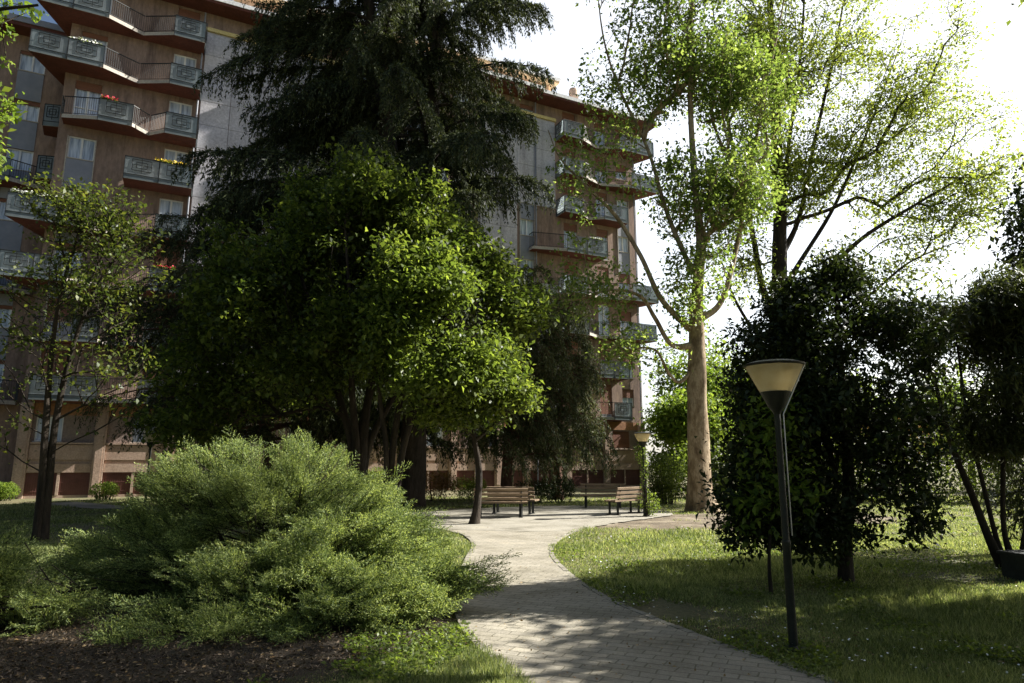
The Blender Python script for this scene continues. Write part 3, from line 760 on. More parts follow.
# ------------------------------------------------------------------ lamps
def lamp(base, label, tint=None):
    root = empty('street_lamp', tuple(base), label, 'lamp', 'funnel lamps along the park paths')
    b = (base[0], base[1], 0)
    mb = MB(); mb.lathe([(.09, .0), (.09, .035), (.04, .06), (.036, .9), (.041, .91), (.041, .95), (.031, .96), (.029, 2.11), (.0, 2.12)], 20, 0, b); mb.build('pole', M['darkgreen'], root, smooth=True)
    mb = MB(); mb.lathe([(.029, 2.10), (.042, 2.13), (.075, 2.17), (.138, 2.31), (.135, 2.32), (.0, 2.30)], 28, 0, b); mb.build('socket_cup', M['darkgreen'], root, smooth=True)
    mb = MB(); mb.lathe([(.140, 2.312), (.262, 2.56), (.258, 2.56), (.136, 2.312)], 40, 0, b); mb.build('shade', M['shade'], root, smooth=True)
    mb = MB(); mb.lathe([(.262, 2.555), (.280, 2.562), (.282, 2.575), (.20, 2.60), (.0, 2.61)], 40, 0, b); mb.lathe([(.279, 2.561), (.0, 2.558)], 40, 0, b); mb.build('lid', M['black'], root, smooth=True)
    mb = MB(); t = -.5
    mb.bar((b[0] + .055 * math.cos(t), b[1] + .055 * math.sin(t), 2.10), (b[0] + .272 * math.cos(t), b[1] + .272 * math.sin(t), 2.56), .006, 6)
    mb.bar((b[0] + .055 * math.cos(t), b[1] + .055 * math.sin(t), 2.10), (b[0] + .055 * math.cos(t), b[1] + .055 * math.sin(t), 1.0), .006, 6)
    mb.build('stay_rod', M['frame2'], root)
    return root
lamp((2.50, 6.32, 0), 'nearest funnel lamp with amber shade in front of the dark evergreen')
lamp((4.10, 21.2, 0), 'funnel lamp with ivy on its pole beside the right-hand benches')
lamp((-11.6, 21.7, 0), 'funnel lamp on the lawn before the brown building, behind the juniper')

# ------------------------------------------------------------------ benches
def make_bench():
    root = empty('park_bench', (0, 0, 0), '-', 'bench', 'wooden slat benches round the small plaza')
    L = .82
    mb = MB()
    for i, y in enumerate((.04, .15, .26, .37)): mb.box((0, y - .2, .44), (L, .048, .024))
    mb.build('seat', M['wood'], root)
    mb = MB()
    for z, y in ((.56, .23), (.69, .265), (.82, .30)): mb.box((0, y, z), (L, .018, .038), ((1, 0, 0), (0, .965, -.26), (0, .26, .965)))
    mb.build('backrest', M['wood'], root)
    for x in (-.62, .62):
        mb = MB()
        mb.bar((x, -.14, 0), (x, -.14, .42), .045, 4); mb.bar((x, .16, 0), (x, .18, .42), .045, 4); mb.bar((x, -.19, .405), (x, .22, .405), .022, 4); mb.bar((x, .18, .40), (x, .30, .83), .022, 4)
        mb.box((x, .01, .015), (.04, .24, .012))
        mb.build('leg', M['black'], root)
    return root
bench = make_bench(); first = True
# facing -y by default (seat in front); rz turns it
for (x, y, rz, lab) in ((-.35, 20.9, R(183), 'bench seen from behind beside the thin dark trunk'),
                        (.05, 22.4, R(158), 'bench behind the nearer one left of the plaza with sunlit top slat'),
                        (3.35, 25.3, R(-8), 'bench at the far edge of the plaza facing the viewer'),
                        (3.62, 22.2, R(228), 'angled bench beside the plaza lamp, its pale sunlit back to the viewer')):
    b = bench if first else copy_tree(bench); first = False
    b.location = (x, y, .034); b.rotation_euler.z = rz; b['label'] = lab
# grey box at the right edge under the leaning stems
mb = MB(); mb.box((0, 0, .17), (.32, .22, .17)); mb.box((0, 0, .36), (.35, .25, .018)); mb.box((0, -.2205, .17), (.26, .004, .12))
o = mb.build('utility_box', M['greybox']); o.location = (7.55, 10.1, 0); o.rotation_euler.z = .2
tag(o, 'low dark grey box on the grass at the foot of the leaning stems', 'box')
# ------------------------------------------------------------------ trees and shrubs
def bl(px, py, D, rx, rz, ry=None, w=None):
    p = at(px, py, D); k = D / F; a = [p[0], p[1], p[2], rx * k, ry if ry else rx * k, rz * k]
    return tuple(a + [w if w else a[3] * a[4] * a[5]])
def tp(pts):
    "trunk points (px,py,D,r)"
    out = []
    for px, py, D, r in pts: p = at(px, py, D); out.append((p[0], p[1], p[2], r))
    return out
def grounded(x, y, r, pts): return [(x, y, -.05, r)] + tp(pts)

# slender tree on the left lawn
tree('young_tree', 'slender double-stemmed tree with sparse yellow-green leaves on the left lawn', 'tree', (-10.35, 15.1, 0),
     [grounded(-10.35, 15.1, .10, [(42, 480, 15.1, .08), (46, 420, 15.1, .07), (52, 350, 15.1, .05), (62, 290, 15, .04), (84, 215, 15, .02)]),
      grounded(-10.25, 15.15, .085, [(49, 480, 15.2, .08), (56, 420, 15.2, .07), (72, 350, 15.2, .05), (95, 290, 15.2, .03), (128, 240, 15.2, .015)])],
     [bl(110, 225, 15, 48, 38, 1.1, 2.2), bl(70, 205, 15, 38, 30, .9, 1.0), bl(50, 270, 15, 55, 45, 1.3, 1.8), bl(120, 290, 15, 50, 40, 1.2, 1.4), bl(30, 340, 15, 45, 50, 1.2, .7), bl(100, 370, 15, 60, 45, 1.1, .5), bl(20, 420, 15, 40, 45, 1.0, .35), bl(135, 430, 15, 35, 25, .9, .18)],
     850, 10, .085, 'leftleaf', 'bark', spread=.12, gap=-.4, up=1.5, tipr=.008, lowest=1.4, twig=.18, curve=.25, ksides=12)

# the great cedar
def cedar_prof(z, az):
    side = math.cos(az)      # +1 towards the right of the picture
    base = np.interp(z, [3, 6, 10, 14, 18, 23, 27], [5.2, 6.8, 7.6, 7.6, 6.6, 4.4, 1.6])
    if side > .3: base = np.interp(z, [3, 6, 10, 14, 16.5, 19, 23, 27], [2.4, 3.0, 4.3, 4.8, 5.4, 5.0, 3.6, 1.2])
    return base * (.75 + .25 * abs(side))
conifer('cedar_tree', 'great dark cedar with drooping fringed branches before the building', (-3.9, 26.2, 0),
        [grounded(-3.9, 26.2, .55, [(415, 400, 26, .46), (420, 250, 26, .38), (428, 180, 26, .33), (434, 90, 26, .26), (440, 0, 26, .2), (446, -90, 26, .12), (450, -170, 26, .04)]),
         tp([(414, 430, 26.0, .3), (404, 300, 25.8, .38), (396, 200, 25.6, .36), (388, 140, 25.5, .33), (378, 60, 25.5, .27), (366, -20, 25.5, .2), (360, -100, 25.5, .08)])],
        cedar_prof, 3.0, 27.5, 250, 'cedar', 'bark', blade=(.20, .044), per=5, droop=.34, seed=4, dens=1.8, hang=.85, tier=1.25, thin=.5)
# smaller drooping conifers right of the middle
conifer('spruce_tree', 'drooping brownish-green conifer with a red trunk right behind the left benches', (-.25, 29.5, 0),
        [grounded(-.25, 29.5, .27, [(509, 440, 29.5, .22), (516, 380, 29.5, .18), (524, 320, 29.5, .13), (535, 270, 29.5, .05)])],
        lambda z, az: np.interp(z, [2, 3.5, 6, 9, 11], [2.6, 2.9, 2.5, 1.6, .5]), 2.3, 10.5, 90, 'spruce', 'barkred', blade=(.17, .042), per=4, droop=.35, seed=8, dens=1.2, hang=.95, tier=.95)
conifer('spruce_tree', 'pointed drooping conifer in front of the right-hand balconies', (2.1, 31.5, 0),
        [grounded(2.1, 31.5, .24, [(558, 440, 31.5, .2), (563, 380, 31.5, .15), (567, 330, 31.5, .1), (571, 285, 31.5, .03)])],
        lambda z, az: np.interp(z, [1.5, 3, 5, 8, 10.5], [2.4, 2.7, 2.0, 1.2, .3]), 2.6, 10.6, 85, 'spruce', 'barkred', blade=(.16, .042), per=4, droop=.4, seed=9, dens=1.2, hang=.95, tier=.95)
conifer('spruce_tree', 'dark low conifer between the cedar and the brown building on the left', (-9.6, 27.5, 0),
        [grounded(-9.6, 27.5, .22, [(262, 400, 27.5, .17), (258, 300, 27.5, .12), (255, 200, 27.5, .04)])],
        lambda z, az: np.interp(z, [2, 4, 8, 12, 14], [3.6, 6.2, 6.4, 3.0, .6]), 2.6, 13, 110, 'cedar', 'barkred', blade=(.19, .036), per=4, droop=.3, seed=12, dens=1.0, hang=.7)

# broadleaf group in the middle
tree('broadleaf_tree', 'large dense dark green broadleaf tree with fanning stems behind the juniper', 'tree', (-4.5, 19.5, 0),
     [grounded(-4.45, 19.5, .22, [(361, 455, 19.5, .17), (368, 400, 19.5, .12), (385, 330, 19.5, .09), (400, 240, 19.5, .05), (405, 180, 19.5, .02)]),
      grounded(-4.6, 19.5, .18, [(353, 455, 19.5, .13), (340, 400, 19.5, .10), (318, 330, 19.5, .07), (290, 240, 19.5, .03)]),
      grounded(-4.4, 19.4, .16, [(356, 450, 19.3, .11), (352, 390, 19.0, .09), (350, 310, 18.6, .06), (345, 230, 18.4, .03)]),
      grounded(-4.35, 19.6, .15, [(368, 450, 19.6, .10), (392, 400, 19.6, .08), (425, 340, 19.6, .05), (470, 290, 19.6, .02)])],
     [bl(350, 168, 19.3, 22, 16, .6, .12), bl(405, 165, 19.3, 20, 14, .6, .12), bl(300, 195, 19.4, 26, 16, .7, .2), bl(455, 190, 19.4, 24, 16, .7, .16), bl(240, 230, 19.4, 26, 20, .8, .25), bl(505, 265, 19.5, 26, 18, .8, .25), bl(385, 195, 19.3, 55, 30, 1.6, 1.2), bl(330, 225, 19.5, 62, 40, 1.8, 1.6), bl(430, 225, 19.3, 52, 40, 1.6, 1.2), bl(270, 265, 19.3, 62, 44, 2.0, 1.9), bl(225, 310, 19.3, 48, 42, 1.8, 1.2), bl(205, 370, 19.3, 50, 38, 1.8, 1.1), bl(190, 425, 19, 42, 22, 1.5, .5), bl(300, 330, 19, 85, 52, 2.6, 2.6), bl(380, 290, 19, 85, 60, 2.6, 2.6), bl(470, 265, 19.4, 48, 34, 1.7, 1.0), bl(510, 310, 19.6, 36, 36, 1.4, .7), bl(270, 388, 19, 70, 34, 2.0, 1.1), bl(400, 355, 19.5, 85, 42, 2.0, 1.4)],
     2300, 30, .135, 'maple', 'bark', spread=.19, gap=-.12, gscale=2.1, up=1.0, lowest=1.6, twig=.3, shell=.36, ksides=12)
tree('broadleaf_tree', 'bright-topped broadleaf tree with leaning stems between the cedar trunk and thin dark trunk', 'tree', (-3.3, 18.4, 0),
     [grounded(-3.35, 18.4, .13, [(392, 455, 18.4, .10), (400, 400, 18.3, .08), (415, 330, 18, .05), (435, 270, 17.9, .02)]),
      grounded(-3.2, 18.4, .12, [(403, 450, 18.4, .09), (420, 400, 18.3, .07), (450, 350, 18.1, .04), (480, 320, 18, .02)]),
      grounded(-3.4, 18.3, .10, [(386, 450, 18.2, .07), (380, 400, 18, .06), (376, 330, 17.8, .03)])],
     [bl(432, 300, 17.6, 48, 36, 1.3, 1.3), bl(468, 350, 17.6, 42, 28, 1.2, .9), bl(395, 335, 17.6, 55, 42, 1.3, 1.4), bl(440, 378, 17.6, 64, 28, 1.4, 1.2), bl(425, 262, 17.7, 22, 20, .6, .25)],
     760, 38, .125, 'hedge', 'bark', spread=.2, gap=-.3, gscale=2.2, up=1.0, lowest=1.6, twig=.26, shell=.4, ksides=10)
tree('small_tree', 'small tree with a thin dark curved trunk at the plaza edge beside the bench', 'tree', (-1.03, 18.67, 0),
     [grounded(-1.05, 18.67, .14, [(477, 505, 18.67, .10), (479, 470, 18.67, .085), (474, 435, 18.67, .07), (472, 400, 18.6, .05), (480, 370, 18.5, .03)]),
      tp([(474, 437, 18.67, .06), (452, 415, 18.5, .045), (430, 390, 18.4, .02)]), tp([(476, 440, 18.67, .05), (500, 420, 18.6, .035), (525, 400, 18.5, .02)])],
     [bl(470, 395, 18.4, 62, 34, 1.4, 1.4), bl(515, 395, 18.4, 20, 14, .7, .2), bl(440, 408, 18.4, 38, 18, 1.1, .4), bl(498, 362, 18.4, 22, 16, .8, .25)],
     430, 34, .122, 'maple', 'bark', spread=.19, gap=-.25, gscale=2.4, up=1.0, lowest=2.0, twig=.25, shell=.42, ksides=10)

# plane tree with the pale trunk
tree('plane_tree', 'tall plane tree with thick pale mottled trunk on the sunny lawn', 'tree', (6.5, 23.5, 0),
     [grounded(6.55, 23.5, .50, [(700, 490, 23.5, .42), (698, 450, 23.5, .38), (697, 400, 23.5, .34), (697, 350, 23.5, .30), (697, 300, 23.5, .22), (700, 240, 23.5, .16), (694, 170, 23.4, .12), (690, 90, 23.3, .09), (692, 10, 23.2, .06), (700, -80, 23.2, .03)]),
      tp([(697, 345, 23.5, 0.150), (672, 345, 23.3, 0.088), (655, 318, 23.1, 0.075), (640, 296, 22.8, 0.061), (610, 290, 22.4, 0.048), (575, 300, 22, 0.027), (540, 295, 21.8, 0.010)]),
      tp([(697, 335, 23.5, 0.136), (662, 300, 23.4, 0.095), (640, 255, 23.2, 0.082), (615, 215, 22.9, 0.068), (585, 185, 22.6, 0.048), (560, 158, 22.4, 0.027), (548, 130, 22.3, 0.014)]),
      tp([(700, 290, 23.5, 0.109), (668, 215, 23.6, 0.082), (648, 150, 23.6, 0.061), (620, 90, 23.5, 0.048), (604, 40, 23.4, 0.034), (596, -20, 23.4, 0.014)]),
      tp([(700, 320, 23.5, 0.136), (722, 300, 23.7, 0.102), (738, 240, 23.9, 0.082), (752, 160, 24, 0.061), (772, 60, 24, 0.041), (790, -30, 24, 0.020)]),
      tp([(696, 365, 23.5, 0.082), (680, 382, 23.3, 0.054), (668, 372, 23.1, 0.048), (655, 350, 23, 0.041), (630, 350, 22.9, 0.027), (604, 362, 22.8, 0.010)])],
     [bl(600, 175, 22.4, 62, 46, 1.8, .85), bl(590, 290, 22.2, 62, 28, 1.6, .35), bl(640, 345, 22.8, 50, 36, 1.5, .4), bl(630, 80, 23.2, 55, 75, 2.0, 1.0), bl(690, 60, 23.4, 60, 90, 2.4, 3.0), bl(705, 190, 23.4, 58, 60, 2.2, 1.9), bl(700, 290, 23.2, 40, 50, 1.5, 1.1), bl(745, 90, 23.9, 50, 90, 2.2, 2.6), bl(740, 190, 23.7, 45, 55, 2.0, 1.5), bl(640, -40, 23.4, 90, 60, 2.8, 1.8), bl(740, -60, 23.8, 90, 60, 2.8, 2.0), bl(560, 240, 22, 30, 30, 1, .1)],
     2800, 18, .135, 'plane', 'barkplane', spread=.22, gap=-.6, gscale=1.5, up=.6, tipr=.009, lowest=4.5, twig=.3, shell=.45, curve=.3, flare=.35, lumps=.05)
# tall second tree behind
rt = [(735, 0), (800, 60), (850, 40)]
tree('lime_tree', 'tall many-limbed tree with light spring leaves behind the dark evergreen', 'tree', (12.7, 33.0, 0),
     [grounded(12.7, 33.0, .5, [(777, 400, 33.00, 0.466), (779, 300, 33.00, 0.401), (780, 240, 33.00, 0.349), (778, 170, 33.00, 0.284), (774, 90, 33.00, 0.220), (770, 0, 33.00, 0.155), (768, -90, 33.00, 0.065)]),
      tp([(777, 330, 33.00, 0.224), (762, 285, 32.87, 0.158), (752, 230, 32.74, 0.130), (738, 170, 32.62, 0.094), (722, 90, 32.48, 0.065), (712, 0, 32.35, 0.027)]),
      tp([(778, 300, 33.00, 0.186), (800, 262, 33.13, 0.121), (835, 205, 33.26, 0.094), (872, 120, 33.38, 0.056), (902, 40, 33.52, 0.019)]),
      tp([(780, 320, 33.00, 0.186), (815, 285, 32.87, 0.121), (860, 240, 32.62, 0.103), (915, 205, 32.35, 0.074), (975, 170, 32.10, 0.027)]),
      tp([(779, 260, 33.00, 0.168), (800, 215, 33.38, 0.121), (815, 140, 33.65, 0.094), (835, 50, 33.90, 0.065), (850, -40, 34.03, 0.027)]),
      tp([(778, 335, 33.00, 0.150), (815, 318, 32.62, 0.094), (862, 300, 32.22, 0.074), (910, 262, 31.97, 0.047), (962, 240, 31.70, 0.019)]),
      tp([(778, 230, 33.00, 0.140), (788, 150, 32.74, 0.103), (800, 60, 32.48, 0.074), (806, -30, 32.35, 0.037)]),
      tp([(779, 345, 33.00, 0.130), (758, 335, 32.74, 0.084), (735, 300, 32.48, 0.065), (722, 262, 32.35, 0.027)])],
     [bl(768, 60, 33.00, 60, 75, 2.92, 4.2), bl(785, 170, 33.00, 55, 60, 2.55, 2.8), bl(840, 60, 33.38, 60, 70, 3.04, 1.8), bl(850, 160, 33.13, 60, 60, 2.80, 1.2), bl(905, 110, 33.13, 66, 70, 2.80, 2.2), bl(930, 205, 32.35, 78, 52, 2.55, 2.2), bl(985, 150, 32.10, 46, 65, 1.95, 1.2), bl(880, 265, 32.35, 80, 35, 2.19, 1.1), bl(760, -50, 33.00, 90, 60, 3.65, 2), bl(860, -50, 33.38, 80, 60, 3.65, 1.4), bl(940, 40, 33.38, 40, 60, 2.19, .5), bl(740, 265, 32.62, 35, 50, 1.82, .7)],
     3800, 19, .145, 'lightleaf', 'bark', spread=.26, gap=-.8, gscale=1.3, up=.6, tipr=.011, lowest=4.5, twig=.3, shell=.5, curve=.3)

# dark evergreen behind the lamp
tree('evergreen_tree', 'dense dark glossy evergreen with a single black trunk behind the near lamp', 'tree', (4.72, 9.9, 0),
     [grounded(4.72, 9.9, .10, [(846, 540, 9.9, .088), (849, 480, 9.9, .08), (843, 400, 9.9, .06), (838, 330, 9.9, .04), (836, 280, 9.9, .015)]),
      tp([(845, 520, 9.9, .05), (825, 500, 9.8, .03), (800, 490, 9.6, .012)]), tp([(846, 510, 9.9, .05), (875, 490, 9.9, .03), (900, 480, 9.9, .012)])],
     [bl(838, 330, 9.9, 62, 52, .95, 1.0), bl(800, 345, 9.9, 55, 50, .9, .9), bl(885, 350, 9.9, 52, 55, .9, .9), bl(835, 410, 9.9, 88, 60, 1.4, 2.2), bl(775, 430, 9.8, 44, 60, .9, .9), bl(892, 430, 9.9, 38, 52, .9, .7), bl(785, 500, 9.6, 52, 36, .8, .6), bl(850, 490, 9.9, 85, 34, 1.1, .8), bl(895, 500, 9.9, 34, 30, .8, .25), bl(770, 535, 9.3, 34, 26, .5, .3), bl(815, 535, 9.6, 30, 20, .5, .2), bl(885, 525, 9.7, 40, 20, .5, .25), bl(740, 520, 9.4, 20, 26, .4, .12), bl(835, 285, 9.9, 34, 22, .5, .2), bl(750, 380, 9.8, 26, 60, .6, .35), bl(745, 480, 9.6, 26, 50, .5, .3), bl(840, 272, 9.9, 30, 14, .4, .15), bl(790, 305, 9.9, 30, 26, .5, .25)],
     1400, 40, .082, 'laurel', 'bark', spread=.11, gap=-.62, gscale=3.4, up=.4, tipr=.004, lowest=1.0, twig=.14, shell=.4, aspect=.5, ksides=12, flare=.25, droop=.15)
tree('sapling', 'light green big-leaved sapling growing at the left foot of the dark evergreen', 'shrub', (3.32, 9.0, 0),
     [grounded(3.32, 9.0, .03, [(769, 560, 9.0, .022), (772, 500, 9.0, .018), (776, 430, 9, .01), (779, 370, 9, .005)])],
     [bl(775, 430, 9, 30, 55, .35, 1), bl(790, 490, 8.9, 28, 35, .35, .7), bl(752, 500, 9, 22, 50, .3, .6)], 210, 7, .085, 'bright', 'bark', spread=.07, gap=-1, lowest=.9, tipr=.003, twig=.1, ksides=6, flare=0)
# leaning shrub-tree at the right edge
tree('leaning_tree', 'leaning many-stemmed tree with narrow grey-green leaves at the right edge', 'tree', (7.75, 10.9, 0),
     [grounded(7.75, 10.9, .10, [(992, 545, 10.9, 0.060), (972, 495, 10.9, 0.053), (950, 440, 10.9, 0.041), (935, 380, 10.9, 0.026), (920, 310, 10.9, 0.011)]),
      grounded(7.8, 10.95, .06, [(997, 540, 11, 0.038), (982, 480, 11, 0.034), (968, 420, 11, 0.026), (958, 350, 11, 0.019), (950, 280, 11, 0.007)]),
      grounded(7.95, 11.0, .06, [(1004, 530, 11, 0.038), (1003, 470, 11, 0.034), (1005, 400, 11, 0.026), (1010, 320, 11, 0.015), (1015, 250, 11, 0.007)]),
      grounded(8.1, 11.1, .06, [(1030, 500, 11.1, 0.038), (1045, 420, 11.1, 0.030), (1055, 330, 11.1, 0.015)])],
     [bl(965, 315, 10.9, 48, 52, .9, 1.4), bl(1010, 320, 10.9, 48, 60, .9, 1.6), bl(985, 380, 10.9, 62, 45, 1.0, 1.3), bl(1045, 380, 11, 50, 70, 1.1, 1.4), bl(1010, 440, 11, 40, 40, .9, .7), bl(940, 350, 10.9, 36, 60, .7, .9), bl(1000, 450, 11.2, 40, 45, .8, .7), bl(960, 420, 11, 24, 40, .5, .25), bl(1025, 510, 11.3, 30, 30, .7, .35), bl(1060, 300, 11, 50, 60, 1.1, 1.2), bl(1030, 470, 11, 36, 40, .8, .5)],
     1700, 24, .125, 'narrow', 'bark', spread=.11, gap=0, gscale=3, up=.3, tipr=.004, lowest=1.3, twig=.16, shell=.5, aspect=.2, ksides=10, curve=.15)
tree('evergreen_tree', 'dark broad-leaved evergreen reaching in at the upper right edge', 'tree', (11.2, 13.4, 0),
     [[(11.2, 13.4, -.05, .2), (11.2, 13.4, 3, .15), (11.1, 13.4, 6, .08), (11.9, 13.4, 7.5, .07), (12.4, 13.5, 10.5, .05), (11.5, 13.4, 13.2, .02)]],
     [(11.6, 13.3, 5.5, 1.3, 1.4, 1.1), (11.6, 13.2, 6.5, 1.1, 1.2, .7), (12.0, 13.4, 4.0, 1.9, 1.7, 1.4), (10.8, 13.0, 5.9, .7, .6, .25), (12.2, 13.4, 7, 1.5, 1.5, 1.5), (11.3, 13.2, 13.4, 1.1, 1.3, 1.3)],  # last blob and the stem up to it added above view to shade the juniper
     700, 34, .11, 'laurel', 'bark', spread=.14, gap=-.9, up=.4, lowest=1.5, twig=.2, shell=.4, aspect=.5)
# unseen trees added just outside the frame to shade the lawn
tree('broadleaf_tree', 'unseen broadleaf tree added right of the lawn beyond the frame for shade', 'tree', (12.2, 8.4, 0),
     [[(12.2, 8.4, -.05, .25), (12.2, 8.4, 3, .2), (12.1, 8.4, 6, .14), (11.6, 8.9, 9, .09), (10.8, 9.6, 12, .03)]],
     [(12, 8.4, 6.5, 2.6, 2.4, 1.8), (10.9, 7.7, 5.2, 2.0, 2.0, 1.4), (13.3, 9, 5.4, 2, 2, 1.5), (10.4, 9.4, 6.2, 1.6, 1.6, 1.3), (10.5, 9.6, 11.4, 2.5, 2.0, 1.6)],  # high last blob added to shade the left foreground
     1200, 34, .15, 'maple', 'bark', spread=.25, gap=-.7, lowest=1.8)
tree('broadleaf_tree', 'unseen wide broadleaf tree added right of the path beyond the frame for shade', 'tree', (11.0, 3.4, 0),
     [[(11.0, 3.4, -.05, .25), (11.0, 3.4, 3, .2), (11, 3.5, 6, .1), (10.9, 3.5, 8.5, .03)]],
     [(10.6, 3.8, 6.0, 2.6, 2.2, 1.8), (8.6, 4.4, 5.4, 1.8, 1.5, 1.2), (12.2, 4, 5.4, 2, 2, 1.5)],
     800, 32, .15, 'maple', 'bark', spread=.25, gap=-.5, lowest=1.8)
tree('broadleaf_tree', 'leafy branches of a tree reaching in at the upper left edge', 'tree', (-9.2, 8.2, 0),
     [[(-9.2, 8.2, -.05, .2), (-9.2, 8.3, 3, .16), (-9, 8.6, 6, .1), (-8.6, 9, 8, .04)], tp([(-40, 120, 9.5, .03), (-20, 118, 9.6, .02), (4, 112, 9.7, .008)]), tp([(-60, 30, 9.8, .05), (-15, 12, 9.9, .035), (38, 5, 10, .02)])],
     [bl(2, 112, 9.7, 14, 22, .3, .10), bl(-60, 150, 9.6, 50, 60, 1.2, 1), bl(-10, -12, 10, 55, 18, .6, .5), bl(-70, 20, 9.8, 60, 60, 1.4, 1), (-10, 8, 7, 2, 1.6, 1.6, 1.5)],
     260, 20, .09, 'bright', 'bark', spread=.09, gap=-1.2, lowest=2, twig=.12)

for (x, y), lab in (((4.5, -4.5), 'unseen spreading tree added behind the viewer on the right for shade'), ((-4.5, -3.8), 'unseen spreading tree added behind the viewer on the left for shade'), ((13.5, -1.5), 'unseen spreading tree added right of the viewer beside the lawn for shade'), ((-12.5, .5), 'unseen spreading tree added left of the viewer for shade')):  # unseen canopies added around the viewer to deepen the foreground shade
    tree('broadleaf_tree', lab, 'tree', (x, y, 0), [[(x, y, -.05, .3), (x, y, 4, .24), (x + .2, y, 7, .12), (x, y, 10, .03)]],
         [(x, y, 7.5, 4.6, 4.0, 2.2), (x + 2, y + 1, 9, 3, 3, 1.8), (x - 2, y - 1, 9, 3, 3, 1.8)], 520, 60, .28, 'maple', 'bark', spread=.4, gap=-.9, gscale=1.0, lowest=2.5, twig=.45, tipr=.014, ksides=8)
# juniper: feathery plumes over a mound of lobes
def juniper(name, label, base, lobes, nplume, seed, plume=(.45, .8), stems=26):
    g_ = np.random.default_rng(seed); root = empty(name, tuple(base), label, 'juniper')
    B = np.array(lobes); CL = []
    for q in B:
        for _ in range(int(3 + q[3] * q[4] * 6)):
            d = unit(g_.normal(size=3)); d[2] = abs(d[2]) * 1.1 if g_.random() < .8 else d[2]; d = unit(d)
            CL.append(np.concatenate([q[:3] + d * q[3:6] * g_.uniform(.8, 1.22), d, [g_.uniform(.10, .2)]]))
    CL = np.array(CL); w = B[:, 3] * B[:, 4]; w = w / w.sum(); b = np.array([base[0], base[1], .15])
    CC = []; DD = []; LL = []; NF = []; EP = []; EQ = []
    for i in range(nplume):
        q = B[g_.choice(len(B), p=w)]
        d = unit(g_.normal(size=3)); d[2] = abs(d[2]) if g_.random() < .72 else d[2]
        depth = g_.random() ** .45
        tip = q[:3] + d * q[3:6] * (.35 + .45 * depth)
        if g_.random() < .86:
            cq = CL[g_.integers(len(CL))]; d = cq[3:6]; tip = cq[:3] + g_.normal(size=3) * cq[6] * np.array([1, 1, .6]); depth = .8
        if tip[2] < .10: continue
        out = tip - b; out[2] *= .5; out = unit(out)
        ax = unit(out * .8 + d * .75 + np.array([0, 0, .22]) + g_.normal(size=3) * .16)
        L = g_.uniform(*plume) * (.7 + .5 * depth); st = tip - ax * L
        side = unit(np.cross(ax, g_.normal(size=3) * .5 + np.array([0, 0, 1.]))); up_ = np.cross(side, ax)
        nsub = int(16 + L * 14)
        for k in range(nsub):
            s = .12 + .88 * k / (nsub - 1); p = st + ax * L * s + up_ * (-.10) * L * s * s + g_.normal(size=3) * .006
            sl = L * .42 * (1 - s) ** .7 * (.35 + 1.3 * min(s, .5)) + .03; sd = 1 if k % 2 else -1
            dr = unit(ax * .85 + side * sd * g_.uniform(.5, .95) + up_ * g_.normal() * .22)
            m = max(2, int(sl / .0125)); t = (np.arange(m) + .3)[:, None] / m
            pts = p + dr * sl * t - up_ * .12 * sl * t * t
            CC.append(pts); dd = dr + g_.normal(size=pts.shape) * .38; DD.append(unit(dd)); LL.append(g_.uniform(.020, .036, m))
        EP.append(st - ax * .2); EQ.append(tip - ax * L * .2)
    for q in B[g_.integers(len(B), size=stems)]:
        e = q[:3] + g_.normal(size=3) * q[3:6] * .3; EP.append(b + g_.normal(size=3) * [.15, .15, 0]); EQ.append(e)
    EP, EQ = np.array(EP), np.array(EQ); r = np.full(len(EP), .006); r[-stems:] = .035
    V, Fc = frusta(EP, EQ, r, r * .35, 5); npmesh('stem', V, Fc, [M['bark']], root)
    c = np.concatenate(CC); d = np.concatenate(DD); L = np.concatenate(LL)
    V, Fc = blades(c, d, L, .0095, bend=.05); npmesh('foliage', V, Fc, [M['juniper']], root)
    return root
lob = [bl(235, 478, 9.6, 55, 30, .9), bl(315, 482, 9.6, 55, 30, .9), bl(375, 508, 9.3, 48, 28, .85), bl(270, 515, 9.0, 75, 42, 1.0), bl(345, 540, 8.6, 68, 40, .9), bl(190, 498, 9.4, 48, 32, .8),
       bl(408, 548, 8.8, 48, 28, .8), bl(440, 576, 8.2, 50, 20, .6), bl(400, 598, 7.6, 58, 26, .7), bl(330, 604, 7.4, 66, 34, .7), bl(250, 594, 7.6, 68, 42, .8), bl(165, 566, 8.6, 56, 48, .9), bl(110, 592, 8.4, 52, 34, .8), bl(470, 578, 8.9, 26, 14, .4), bl(300, 462, 9.8, 26, 18, .5), bl(232, 458, 9.8, 24, 16, .4), bl(415, 530, 9.6, 30, 14, .5), bl(145, 545, 9.2, 46, 36, .8), bl(170, 624, 7.4, 56, 28, .6), bl(95, 570, 9.2, 46, 28, .8), bl(290, 628, 6.9, 56, 18, .4), bl(380, 618, 7.2, 42, 14, .4), bl(225, 634, 6.8, 56, 18, .4), bl(150, 642, 6.7, 46, 16, .4), bl(330, 570, 7.9, 68, 28, .8), bl(260, 550, 8.4, 64, 32, .8), bl(390, 568, 8.2, 48, 26, .7)]
juniper('juniper_bush', 'big feathery spreading juniper mound left of the path', (-3.0, 9.2, 0), lob, 4600, 3, (.30, .62))
lob2 = [bl(20, 590, 7.2, 45, 26, .6), bl(75, 600, 7.2, 40, 22, .5), bl(-40, 570, 7.4, 60, 36, .7), bl(-60, 610, 7.0, 60, 36, .6), bl(0, 565, 7.5, 30, 16, .4)]
juniper('juniper_bush', 'lower spreading juniper cut by the left edge of the picture', (-5.9, 7.3, 0), lob2, 620, 5, (.35, .6), 10)

